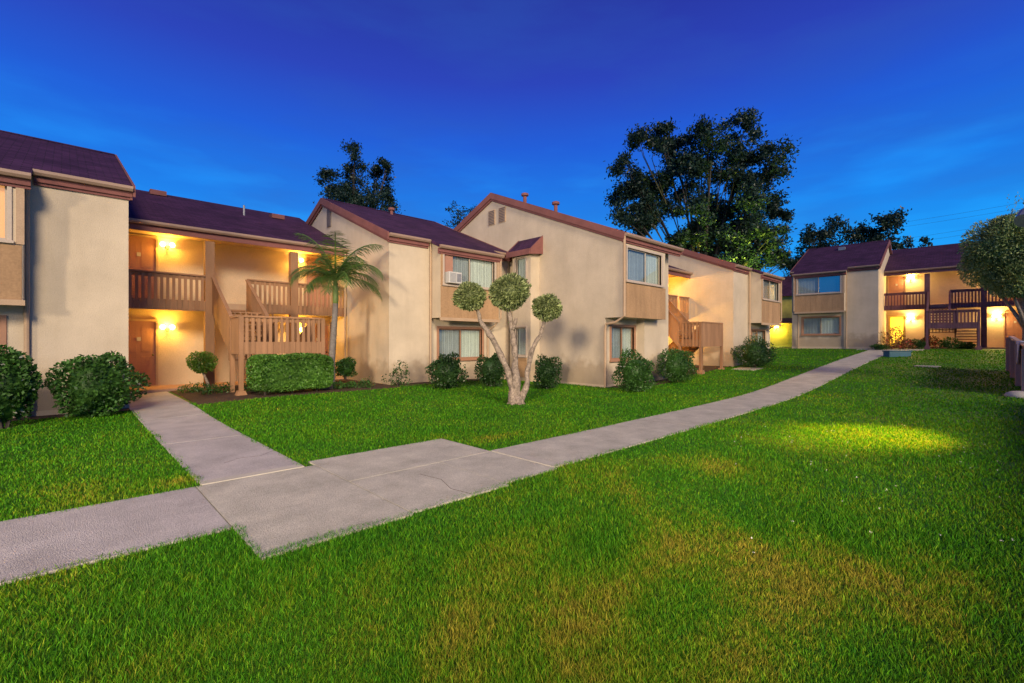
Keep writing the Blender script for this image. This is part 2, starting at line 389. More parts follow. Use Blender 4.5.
def roof_pair(B, a0, a1, bay, ze, ridge_b, depth, ov=.07, name='roof'):
    """saltbox-free gable roof with ridge along a; bay=(x0,x1) lowers the front eave there"""
    th = .10; m = MB()
    def zz(b): return ze+SL*b
    zr = zz(ridge_b); A0, A1 = a0-ov, a1+ov
    dr = .02
    segs = [(A0, A1, -.12)] if not bay else [s for s in [(A0, bay[0]-.12, -.12), (bay[0]-.12, bay[1]+.12, -.72), (bay[1]+.12, A1, -.12)] if s[1]-s[0] > .01]
    for x0, x1, b0 in segs:
        m.slab([(x0, b0, zz(b0)), (x1, b0, zz(b0)), (x1, ridge_b, zr), (x0, ridge_b, zr)], th)
    be = depth+.3
    m.slab([(A0, ridge_b, zr), (A1, ridge_b, zr), (A1, be, zr-SL*(be-ridge_b)), (A0, be, zr-SL*(be-ridge_b))], th)
    r = m.build(name, 'shingle', B)
    c = MB(); c.prism([(ridge_b-.14, zr-.045), (ridge_b, zr+.03), (ridge_b+.14, zr-.045), (ridge_b, zr+.005)], 'x', A0, A1); c.build('ridge_cap', 'shingle', r)
    # front fascia and gutter
    for x0, x1, b0 in segs:
        z = zz(b0)
        f = MB(); f.box(x0+.01, x1-.01, b0+.03, b0+.07, z-.25, z-.085); f.box(x0+.01, x1-.01, b0+.075, b0+.12, z-.31, z-.12); f.build('fascia', 'fascia', r)
        u = MB(); u.prism([(b0+.03, z-.02), (b0-.10, z-.02), (b0-.10, z-.08), (b0-.06, z-.13), (b0+.03, z-.13)], 'x', x0, x1); u.build('gutter', 'gutter', r)
    # rake boards
    for sgn, X in ((-1, A0), (1, A1)):
        x0, x1 = (X-.05, X) if sgn < 0 else (X, X+.05)
        fb = -.12
        if bay and ((sgn < 0 and bay[0]-.12 <= A0+.02) or (sgn > 0 and bay[1]+.12 >= A1-.02)): fb = -.72
        k = MB(); k.prism([(fb, zz(fb)+.02), (ridge_b, zr+.02), (be, zr-SL*(be-ridge_b)+.02), (be, zr-SL*(be-ridge_b)-.22), (ridge_b, zr-.24), (fb, zz(fb)-.24)], 'x', x0, x1)
        k.build('rake_board', 'fascia', r)
        x2, x3 = (X+.002, X+.045) if sgn < 0 else (X-.045, X-.002)
        k = MB(); k.prism([(fb+.05, zz(fb+.05)-.10), (ridge_b, zr-.10), (be, zr-SL*(be-ridge_b)-.10), (be, zr-SL*(be-ridge_b)-.31), (ridge_b, zr-.33), (fb+.05, zz(fb+.05)-.33)], 'x', x2, x3)
        k.build('rake_trim', 'fascia', r)
    return r
def gable(mb, x0, x1, depth, rb, ze, z0, zt=0):
    zr = ze+SL*rb-.11; 
    mb.prism([(0, z0), (depth, z0), (depth, zr-SL*(depth-rb)), (rb, zr), (0, ze-.11)], 'x', x0, x1)
def downpipe(B, pts, r=.035, m='trim'):
    k = MB(); k.tube(pts, r, 8); k.build('downpipe', m, B)
def roofvent(B, a, b, z, h=.35, wide=.1):
    k = MB(); k.tube([(a, b, z-.15), (a, b, z+h)], wide*.6, 10); k.tube([(a, b, z+h), (a, b, z+h+.03), (a, b, z+h+.12), (a, b, z+h+.16)], [wide*.7, wide*1.25, wide*1.25, wide*.5], 10)
    k.build('roof_vent', 'fascia', B)

def bay_block(B, wall, bay, end, ze=5.28, depth=11, rb=5.5, zg=0, mirrorwin=False, ac=False, low=None, pipes=True, wleft='blind_grey', wright='blind', fm2='window_brown'):
    """two-storey block: plain stretch of wall, an upper bay with window and wood panel, a lower window below it.
       wall=(a0,a1), bay=(a0,a1), end = other end of the block"""
    lo, hi = min(wall[0], bay[0], end), max(wall[1], bay[1], end)
    zb = zg-.6
    low = low or (bay[0]+.35, bay[1]-.35, zg+.95, zg+2.05)
    b0, b1 = bay
    m = MB()
    wallpanel(m, lo+.2, hi-.2, zb, ze-.12, 0, .2, [(low[0], low[1], low[2], low[3]), (b0+.12, b1-.12, 2.62+zg, 4.9+zg)])
    gable(m, lo, lo+.2, depth, rb, ze, zb); gable(m, hi-.2, hi, depth, rb, ze, zb)
    m.box(lo+.2, hi-.2, depth-.2, depth, zb, ze-.12)
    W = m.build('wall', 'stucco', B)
    # bay
    wz0, wz1 = zg+3.62, zg+4.72; wa0, wa1 = b0+.16, b1-.22
    m = MB(); bz0 = zg+2.45; bt = ze-.25-.12
    wallpanel(m, b0, b1, bz0+.03, bt, -.6, -.5, [(wa0, wa1, wz0, wz1)])
    m.prism([(-.5, bz0+.03), (-.001, bz0+.03), (-.001, ze-.13), (-.5, ze-.34)], 'x', b0, b0+.1); m.prism([(-.5, bz0+.03), (-.001, bz0+.03), (-.001, ze-.13), (-.5, ze-.34)], 'x', b1-.1, b1)
    m.box(b0, b1, -.6, -.001, bz0-.03, bz0+.03)
    m.build('bay', 'stucco', B)
    p = MB(); nb = int((b1-b0)/.3)
    for i in range(nb):
        w = (b1-b0-.02)/nb; p.box(b0+.01+i*w, b0+.01+(i+1)*w-.006, -.625, -.601, bz0-.02, wz0-.10)
    p.box(b0+.01, wa0-.07, -.62, -.601, wz0-.08, bt-.1)
    p.build('wood_panel', 'panel', B)
    t = MB(); t.box(b0-.03, b1+.03, -.65, -.601, bz0-.13, bz0-.02); t.box(b1-.10, b1+.02, -.64, -.601, wz0-.08, bt-.1)
    t.build('corner_trim', 'trim', B)
    w = window(B, wa0, wa1, wz0, wz1, -.6, mirror=mirrorwin, left=wleft, right=wright)
    if ac:
        k = MB(); k.box(wa0+.06, wa0+.62, -.82, -.50, wz0+.02, wz0+.42); k.build('air_conditioner', 'white_plastic', w, bevel=.015)
        k = MB()
        for i in range(9): k.box(wa0+.10, wa0+.36, -.828, -.822, wz0+.06+i*.037, wz0+.075+i*.037)
        k.box(wa0+.40, wa0+.58, -.828, -.822, wz0+.08, wz0+.36); k.build('grille', 'metal_grey', w)
        k = MB(); k.box(wa0+.04, wa0+.40, -.575, -.555, wz0+.42, wz1-.02); k.build('filler_board', 'door', w)
    window(B, low[0], low[1], low[2], low[3], 0, fm=fm2, left=wleft, right=wright, fw=.09)
    # base strip
    k = MB(); k.box(lo-.015, hi+.015, -.015, -.001, zb, zg+.12); k.build('plinth', 'stucco_warm', B)
    roof_pair(B, lo, hi, bay, ze, rb, depth)
    return W

def slats(mb, axis, s0, s1, d, z0, z1, w=.07, gap=.07, th=.03):
    n = max(1, int(round((s1-s0)/(w+gap)))); st = (s1-s0)/n
    for i in range(n):
        u = s0+(i+.5)*st-w/2
        if axis == 'a': mb.box(u, u+w, d, d+th, z0, z1)
        else: mb.box(d, d+th, u, u+w, z0, z1)
def railing(B, axis, s0, s1, d, zt, zb, rm, band=.3, top=True, boards=False):
    m = MB(); th = .035
    def bx(a, b, c, e, z0, z1):
        if axis == 'a': m.box(a, b, c, e, z0, z1)
        else: m.box(c, e, a, b, z0, z1)
    bx(s0, s1, d-.03, d+.075, zt-.05, zt)                       # cap
    bx(s0, s1, d+.032, d+.07, zt-.16, zt-.055)                  # upper rail
    if boards: slats(m, axis, s0, s1, d-.002, zb, zt-.06, .13, .006)
    else:
        slats(m, axis, s0, s1, d-.002, zb+.02, zt-.06, .075, .075)
        bx(s0, s1, d+.032, d+.06, zb, zb+band)                  # solid band behind the slat feet
        slats(m, axis, s0, s1, d+.0335-.03, zb, zb+band, .14, .008, .02)
    return m.build('railing', rm, B)
def stair_wing(B, a0, a1, bf, bw, ze, rb, depth, zg=0, rm='rail', land_b=.0, solid=False, power=60, lights=(True,)*4, litdoor=False, land=(2.26, 4.56), lattice=True, floor=2.75, posts=(0, 1)):
    Z = zg; W2 = MB(); f1 = Z+.12; f2 = Z+floor+.05
    d1 = (a0+.12, a0+.98); d2 = (a1-.98, a1-.12)
    holes = [(d1[0], d1[1], f1, f1+2.08), (d2[0], d2[1], f1, f1+2.08), (d1[0], d1[1], f2, f2+2.08), (d2[0], d2[1], f2, f2+2.08)]
    wallpanel(W2, a0, a1, Z-.5, ze+.3, bw, bw+.2, [])
    W2.build('wing_wall', 'stucco_warm', B)
    W3 = MB(); W3.box(a0, a1, depth-.2, depth, Z-.5, ze-.1); W3.build('rear_wall', 'stucco_warm', B)
    for i, h in enumerate(holes): door(B, h[0], h[1], h[2], bw-.05, lit=(litdoor and i == 0))
    s = MB(); s.box(a0+.002, a1-.002, bf+.06, bw-.002, Z+floor-.16, Z+floor+.04); s.box(a0+.002, a1-.002, bf+.0, bf+.058, Z+floor-.24, Z+floor+.04); s.build('balcony_floor', 'trim', B)
    p = MB(); p.box(a0+.002, a1-.002, bf-.15, bw-.002, Z-.3, Z+.12); p.build('porch_floor', 'patio', B)
    c = MB(); c.box(a0+.002, a1-.002, bf, bw-.002, ze-.20, ze-.16); c.build('porch_ceiling', 'trim', B)
    # roof
    th = .1; m = MB(); zr = ze+SL*(rb-bf)
    e0 = bf-.15
    m.slab([(a0+.002, e0, ze-.06), (a1-.002, e0, ze-.06), (a1-.002, rb, zr), (a0+.002, rb, zr)], th)
    m.slab([(a0+.002, rb, zr), (a1-.002, rb, zr), (a1-.002, depth+.3, zr-SL*(depth+.3-rb)), (a0+.002, depth+.3, zr-SL*(depth+.3-rb))], th)
    r = m.build('roof', 'shingle', B)
    u = MB(); z = ze-.06; u.prism([(e0+.03, z-.02), (e0-.10, z-.02), (e0-.10, z-.08), (e0-.06, z-.13), (e0+.03, z-.13)], 'x', a0+.01, a1-.01); u.build('gutter', 'gutter', r)
    u = MB(); u.box(a0+.01, a1-.01, e0+.035, e0+.075, z-.31, z-.115); u.build('fascia', 'fascia' if rm == 'rail' else 'rail_dusk', r)
    pa = [a0+land[0]-.05, a0+land[1]+.24]
    for x in [pa[i] for i in posts]:
        k = MB(); k.box(x-.13, x+.13, bf-.02, bf+.24, Z-.2, ze-.42); k.build('post', rm, B, bevel=.01)
    tr = Z+floor+.90; bt = Z+floor-.22
    l0, l1 = a0+land[0], a0+land[1]
    mid = l0+.98
    railing(B, 'a', a0+.002, pa[0]-.132, bf-.03, tr, bt, rm)
    railing(B, 'a', mid+.05, pa[1]-.132, bf-.03, tr, bt, rm)
    railing(B, 'a', pa[1]+.132, a1-.002, bf-.03, tr, bt, rm)
    # staircase: upper flight, landing, lower flight
    lz = Z+1.42; lb0 = land_b; lb1 = lb0+1.0
    st = MB(); n = 7
    for i in range(n):
        z1 = lz+(f2-.05-lz)*(i+1)/(n+1); b = lb1+(bf-lb1)*i/n
        st.box(l0+.06, mid-.06, b, b+(bf-lb1)/n+.03, z1-.05, z1)
    nn = 7; be = bf+.1
    for i in range(nn):
        z1 = lz-(lz-f1)*(i+1)/(nn+1); b = lb1+(be-lb1)*i/nn
        st.box(mid+.30, l1-.06, b, b+(be-lb1)/nn+.03, z1-.05, z1)
    st.box(l0+.04, l1-.04, lb0+.04, lb1, lz-.14, lz)
    S = st.build('staircase', rm, B)
    def stringer(x, b0, z0, b1, z1, up, dn, w=.05):
        k = MB(); k.prism([(b0, z0-dn), (b1, z1-dn), (b1, z1+up), (b0, z0+up)], 'x', x, x+w); k.box(x-.02, x+w+.02, 0, 0, 0, 0) if False else None
        k2 = MB(); k2.prism([(b0, z0+up), (b1, z1+up), (b1, z1+up+.05), (b0, z0+up+.05)], 'x', x-.025, x+w+.025); k.v += k2.v; k.fc += [tuple(i+len(k.v)-len(k2.v) for i in q) for q in k2.fc]
        k.build('stair_rail', rm, S)
    stringer(l0, lb1, lz, bf-.05, f2-.05, .82, .28); stringer(mid, lb1, lz, bf-.05, f2-.05, .82, .28)
    stringer(l1-.05, lb1, lz, be, f1+.1, .75, .22); stringer(mid+.24, lb1, lz, be, f1+.1, .75, .22)
    for x in (l0+.05, l1-.05):
        for bb in (lb0+.05, lb1-.03):
            front = bb < lb0+.5
            k = MB(); gz = Z-.2; k.box(x-.055, x+.055, bb-.055, bb+.055, gz, (lz+.83) if front else lz-.1)
            if front: k.prism([(x-.13, Z-.05), (x+.13, Z-.05), (x+.13, Z+.10), (x+.08, Z+.22), (x-.08, Z+.22), (x-.13, Z+.10)], 'y', bb-.12, bb+.12)
            k.build('post', rm, S, bevel=.006)
    railing(S, 'a', l0+.106, l1-.106, lb0+.0, lz+.84, lz-.22, rm, band=.34, boards=solid)
    railing(S, 'b', lb0+.12, lb1-.1, l0+.0, lz+.84, lz-.22, rm, boards=not solid)
    if lattice:
        k = MB(); q0, q1, y0, y1 = l0+.1, l0+1.3, Z+1.0, Z+2.42
        for i in range(9): u = q0+(q1-q0)*i/8; k.box(u-.02, u+.02, lb1+.55, lb1+.565, y0, y1)
        for i in range(9): u = y0+(y1-y0)*i/8; k.box(q0, q1, lb1+.567, lb1+.58, u-.02, u+.02)
        k.build('lattice', rm, S)
    zl = (Z+1.98, min(Z+floor+2.02, ze-.50))
    al = (a0+1.28, a1-1.33)
    for i, (x, zz) in enumerate(((al[0], zl[0]), (al[0], zl[1]), (al[1], zl[0]), (al[1], zl[1]))):
        if lights[i]: wall_light(B, x, zz, bw, power, (1, .68, .22) if rm == 'rail_dusk' else (1, .53, .06))

# ------------------------------------------------------------------ building A: left row
A = empty('apartment_building', (1.14, 14.2, 0), 0, 'long tan apartment building on the left with the palm in front of its balconies', 'apartment building')
bay_block(A, (-1.7, -.06), (-4.5, -1.75), -4.9, zg=0, rb=5.5, wright='lit_curtain')
stair_wing(A, 0, 6.71, 3.3, 4.75, 5.22, 8.3, 11.5, zg=.05, lights=(1, 1, 1, 1), power=90)
bay_block(A, (6.71, 8.3), (8.36, 11.1), 12.2, zg=.02, ac=True)
downpipe(A, [(-1.72, -.09, 5.1), (-1.72, -.09, -.05)], .045)
downpipe(A, [(8.30, -.09, 5.1), (8.30, -.09, 0.05)], .035)
downpipe(A, [(11.16, -.66, 4.9), (11.16, -.66, 2.5), (11.0, -.45, 2.2), (11.0, -.08, 2.0), (11.0, -.08, 0)], .035)
downpipe(A, [(6.62, 3.2, 5.0), (6.62, 3.2, 0)], .035)
for a, b in ((1.4, 7.9), (5.4, 7.2)): 
    k = MB(); z = 5.22+SL*(b-3.3); k.box(a-.25, a+.25, b-.2, b+.2, z-.05, z+.13); k.build('roof_vent', 'fascia', A)
k = MB(); k.tube([(4.0, 6.6, 6.4), (4.0, 6.6, 7.0)], .04); k.build('roof_vent', 'metal_grey', A)
roofvent(A, 9.6, 5.0, 5.28+SL*5.0, .15, .12)
k = MB()                                  # louvre on the gable beside the palm
for i in range(9): k.box(6.66, 6.70, 4.75, 5.0, 6.35+i*.075, 6.39+i*.075)
k.box(6.665, 6.709, 4.7, 5.05, 6.30, 7.03); k.build('gable_louvre', 'louvre_dark', A)

# ------------------------------------------------------------------ building B: centre
B = empty('apartment_building', (13.5, 8.8, 0), 0, 'central tan apartment building whose big gable wall rises behind the ball-topped tree', 'apartment building')
Wd = 3.85
m = MB(); ze = 5.28; rb = 6.6; dep = 13.2; zb = -.5
# gable wall facing left: upper storey reaches out .7 m further than the lower
zr = ze+SL*rb-.11
m.prism([(.72, zb), (dep, zb), (dep, ze-.11), (rb, zr), (0, ze-.11), (0, 2.42), (.72, 2.42)], 'x', 0, .2)
m.prism([(.4, zb), (dep, zb), (dep, ze-.11), (rb, zr), (.4, ze-.11+.4*SL)], 'x', Wd-.2, Wd)
wallpanel(m, .2, 2.25, zb, 2.42, .72, .92, [(.38, 1.85, .98, 2.12)])
m.box(2.05, 2.25, .4, .719, zb, 2.6)
wallpanel(m, 2.25, Wd-.2, zb, ze+.02, .4, .6, [])
m.box(.2, Wd-.2, dep-.2, dep, zb, ze-.1)
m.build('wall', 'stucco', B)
m = MB(); wallpanel(m, .2, 2.85, 2.45, ze-.12, 0, .12, [(.26, 2.55, 3.68, 4.78)]); m.box(.2, 2.85, 0.121, .72, 2.42, 2.5); m.box(2.75, 2.85, .121, .399, 2.5, ze-.05); m.build('bay', 'stucco', B)
p = MB()
for i in range(8): p.box(.04+i*.35, .04+(i+1)*.35-.006, -.025, -.001, 2.42, 3.58)
p.build('wood_panel', 'panel', B)
window(B, .26, 2.55, 3.68, 4.78, 0, split=.55)
window(B, .38, 1.85, .98, 2.12, .72, fm='window_brown', fw=.09)
roof_pair(B, 0, Wd, None, ze, rb, dep)
downpipe(B, [(-.05, -.10, 5.1), (-.05, -.10, 2.45), (-.06, .25, 2.25), (-.06, .62, 2.2), (-.06, .66, 2.0), (-.06, .66, -.1)], .045)
k = MB(); k.box(-.012, -.001, .72, 12, zb, .10); k.box(-.012, 2.0, .706, .719, zb, .10); k.build('plinth', 'stucco_warm', B)
for s0 in (5.75, 6.42):
    f = lambda s, d, z: (d, s, z)
    k = MB(f); k.box(s0, s0+.42, -.03, -.001, 6.68, 7.32); k.build('gable_louvre', 'trim', B)
    k = MB(f)
    for i in range(9): k.box(s0+.03, s0+.39, -.045, -.031, 6.71+i*.068, 6.745+i*.068)
    k.build('louvre_slats', 'louvre_dark', B)
# narrow oriel on the gable wall, windows facing left
f = lambda s, d, z: (d, s, z)
k = MB(f); wallpanel(k, 3.8, 4.8, -.3, 5.02, -.5, -.42, [(4.05, 4.62, 3.95, 4.9), (4.05, 4.62, 1.05, 2.15)]); k.box(3.8, 3.88, -.42, -.001, -.3, 5.3); k.box(4.72, 4.8, -.42, -.001, -.3, 5.3)
k.build('oriel', 'stucco', B)
k = MB(f); k.box(4.0, 4.66, -.53, -.501, .86, .96); k.box(4.0, 4.66, -.512, -.501, .2, .86); k.build('wood_panel', 'panel', B)
window(B, 4.05, 4.62, 3.95, 4.9, -.5, f=f, single=True, left='blind', fw=.06); window(B, 4.05, 4.62, 1.05, 2.15, -.5, f=f, single=True, left='blind', fw=.06)
k = MB(); k.prism([(-.68, 5.14), (-.001, 5.72), (-.001, 5.60), (-.68, 5.02)], 'y', 3.66, 4.94); o = k.build('oriel_roof', 'shingle', B)
k = MB(); k.box(-.72, -.681, 3.64, 4.96, 4.94, 5.15); k.prism([(-.68, 4.94), (-.001, 5.02), (-.001, 5.74), (-.68, 5.16)], 'y', 3.61, 3.659); k.prism([(-.68, 4.94), (-.001, 5.02), (-.001, 5.74), (-.68, 5.16)], 'y', 4.941, 4.99); k.build('fascia', 'fascia', o)
for a, b in ((1.0, 5.6), (1.2, 4.0)): roofvent(B, a, b, 5.28+SL*b, .28, .13)
stair_wing(B, Wd, 9.3, 2.2, 3.6, 5.14, 7.0, 13, zg=.18, solid=True, land_b=-.05, land=(1.95, 4.15), lights=(1, 1, 1, 1), power=150, lattice=False, posts=(0,))
bay_block(B, (9.3, 11.2), (11.2, 13.9), 14.3, zg=.10, rb=6.6, depth=13.2, ze=5.28)
downpipe(B, [(11.12, -.09, 5.1), (11.12, -.09, .3)], .04)
downpipe(B, [(13.95, -.66, 4.9), (13.95, -.66, 2.7), (13.5, -.4, 2.35), (13.4, -.07, 2.2), (13.4, -.07, .4)], .035)

# ------------------------------------------------------------------ building C: far right
beta = R(46.4-43.5)
C = empty('apartment_building', (36.4, 5.36, 1.14), -math.pi/2+beta, 'far apartment building at the end of the walk with balcony rails turned purple-brown by the dusk light', 'apartment building')
bay_block(C, (-1.6, 0), (-4.4, -1.65), -4.7, zg=0, mirrorwin=True)
stair_wing(C, 0, 6.6, 3.1, 4.5, 5.18, 8.0, 11, zg=0, rm='rail_dusk', litdoor=True, land=(2.2, 4.45), power=190)
bay_block(C, (6.6, 8.2), (8.2, 11), 11.4, zg=0)
downpipe(C, [(-1.62, -.09, 5.1), (-1.62, -.09, -.05)], .04)
downpipe(C, [(-4.45, -.66, 4.9), (-4.45, -.66, 2.5), (-4.3, -.2, 2.3), (-4.3, -.08, 0)], .04)
k = MB(); k.box(-2.7, -2.3, 4.2, 4.5, 5.28+SL*4.2, 5.28+SL*4.35+.16); k.build('roof_vent', 'metal_grey', C)

# ------------------------------------------------------------------ service building glimpsed between B and C
def local_cam(px, D, z): return at(px, D, z)
pD = at(789, 42, 0)
Dn = empty('garage_building', (pD.x, pD.y, 1.35), -math.pi/2+beta, 'yellow-lit low garage building seen through the gap between two apartment buildings', 'building')
k = MB(); k.box(-6, 3, 0, .2, -.8, 1.9); k.box(-6, -5.8, .2, 6, -.8, 1.9); k.box(2.8, 3, .2, 6, -.8, 1.9); k.build('wall', 'lit_yellow', Dn)
k = MB(); k.box(-6.2, 3.2, -.3, 6.2, 1.901, 2.35); k.build('roof', 'fascia', Dn)
k = MB(); k.box(-6, 3, 2.0, 6, 2.351, 4.6); k.build('upper_wall', 'lit_yellow', Dn)
k = MB(); k.prism([(1.7, 4.5), (6.3, 4.5), (4, 6.6)], 'x', -6.3, 3.3); k.build('upper_roof', 'shingle', Dn)
for s in range(9):
    pass
k = MB()
for i in range(7): k.box(-.2, 2.6, -.03, -.001, -.5+i*.32, -.5+i*.32+.25)
k.build('garage_door', 'lit_yellow', Dn)
wall_light(Dn, -1.0, 1.55, 0, 420, (1, .8, .1))

# ------------------------------------------------------------------ ground
def axis(lo, a, b, hi, fine, coarse):
    return np.concatenate([np.arange(lo, a, coarse), np.arange(a, b, fine), np.arange(b, hi+1, coarse)])
xs = axis(-120, -8, 42, 260, .5, 8); ys = axis(-140, -8, 22, 260, .5, 8)
XX, YY = np.meshgrid(xs, ys); ZZ = g(XX, YY)
V = np.stack([XX, YY, ZZ], -1).reshape(-1, 3); nx = len(xs)
fs = [(j*nx+i, j*nx+i+1, (j+1)*nx+i+1, (j+1)*nx+i) for j in range(len(ys)-1) for i in range(nx-1)]
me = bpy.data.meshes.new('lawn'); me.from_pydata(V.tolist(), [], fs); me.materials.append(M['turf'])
me.polygons.foreach_set('use_smooth', [True]*len(me.polygons))
o = bpy.data.objects.new('lawn', me); COL.objects.link(o); tag(o, kind='structure')

PATHS = []                                  # (x0,x1,y0fn,y1fn)
def slabgrid(mb, x0, x1, lo, hi, h=.02, step=.4):
    """paving slab between x0..x1, edges lo(x), hi(x); follows the ground"""
    nx_ = max(1, int(math.ceil((x1-x0)/step))); X = [x0+(x1-x0)*i/nx_ for i in range(nx_+1)]; ny = 3
    vs = []; fs = []
    for x in X:
        for j in range(ny+1):
            y = lo(x)+(hi(x)-lo(x))*j/ny; vs.append((x, y, G(x, y)+h))
    for i in range(nx_):
        for j in range(ny): fs.append((i*(ny+1)+j, (i+1)*(ny+1)+j, (i+1)*(ny+1)+j+1, i*(ny+1)+j+1))
    # skirt
    ring = [(i, 0) for i in range(nx_+1)]+[(nx_, j) for j in range(1, ny+1)]+[(i, ny) for i in range(nx_-1, -1, -1)]+[(0, j) for j in range(ny-1, 0, -1)]
    base = len(vs)
    for (i, j) in ring:
        p = vs[i*(ny+1)+j]; vs.append((p[0], p[1], p[2]-.15))
    L = len(ring)
    for q in range(L):
        i, j = ring[q]; i2, j2 = ring[(q+1) % L]
        fs.append((i*(ny+1)+j, base+q, base+(q+1) % L, i2*(ny+1)+j2))
    mb.add(vs, fs); PATHS.append((x0, x1, lo, hi))
c_ = lambda v: (lambda x: v)
lo = lambda x: 3.9+.45*float(sstep(6, 30, x)); hi = lambda x: 5.13+.5*float(sstep(6, 30, x))
m = MB(); gp = .006
for x0, x1 in ((-12.7, -9.7), (-9.7, -6.7), (-6.7, -3.7), (-3.7, -.7), (-.7, 1.03)): slabgrid(m, x0+gp, x1-gp, c_(4.53), c_(6.08))
o = m.build('sidewalk', 'concrete_cool'); tag(o, kind='structure'); m = MB(); slabgrid(m, 1.03+gp, 2.312, c_(3.74), c_(6.08)); slabgrid(m, 2.326, 4.44, c_(5.112), c_(6.33)); slabgrid(m, 2.326, 3.55, c_(3.78), c_(5.10)); slabgrid(m, 3.558, 4.44, c_(3.85), c_(5.10))
xx = 4.62
while xx < 35.2:
    x1 = min(xx+3.05, 35.3); slabgrid(m, xx+gp*.6, x1-gp*.6, lo, hi); xx = x1
# fan to the far building
for k_ in range(1): slabgrid(m, 35.31, 36.3, lambda x: 3.2, lambda x: 6.3)
slabgrid(m, 21.5, 22.6, c_(7.4), c_(8.4))
sw = m.build('sidewalk', 'concrete'); tag(sw, kind='structure')
m = MB(); slabgrid(m, 4.452, 4.61, c_(3.9), c_(5.12), .026); slabgrid(m, 1.09, 2.19, c_(6.10), c_(6.24), .025); o = m.build('sidewalk_joint', 'concrete_pale'); tag(o, kind='structure')
m = MB()
for y0, y1 in ((6.25, 8.9), (8.9, 11.8), (11.8, 14.6), (14.6, 17.34)): slabgrid(m, 1.08, 2.2, c_(y0+.012), c_(y1-.008), .02)
o = m.build('front_walk', 'concrete_cool'); tag(o, kind='structure')
m = MB()
for pts in ([(3.05, 3.8), (3.0, 4.1), (3.12, 4.45), (3.06, 4.8)], [(1.5, 7.0), (1.7, 7.15), (1.95, 7.1), (2.18, 7.3)], [(8.4, 4.0), (8.5, 4.5), (8.35, 5.1)], [(-2.2, 4.6), (-2.0, 5.1), (-2.15, 5.6), (-2.05, 6.05)]):
    P3 = [(x, y, G(x, y)+.0195) for x, y in pts]; m.tube(P3, .0028, 5)
o = m.build('sidewalk_crack', 'mulch'); tag(o, kind='structure')
# planting beds
BEDS = [(2.3, 7.8, 13.25, 17.34), (8.0, 13.3, 13.45, 14.3), (13.9, 17.4, 8.55, 9.6), (17.4, 22.7, 8.9, 11.2), (-4, 1.1, 13.7, 14.25)]
m = MB()
for (x0, x1, y0, y1) in BEDS:
    n_ = len(PATHS); slabgrid(m, x0, x1, c_(y0), c_(y1), .015); del PATHS[n_:]
o = m.build('planting_bed', 'mulch'); tag(o, kind='structure')

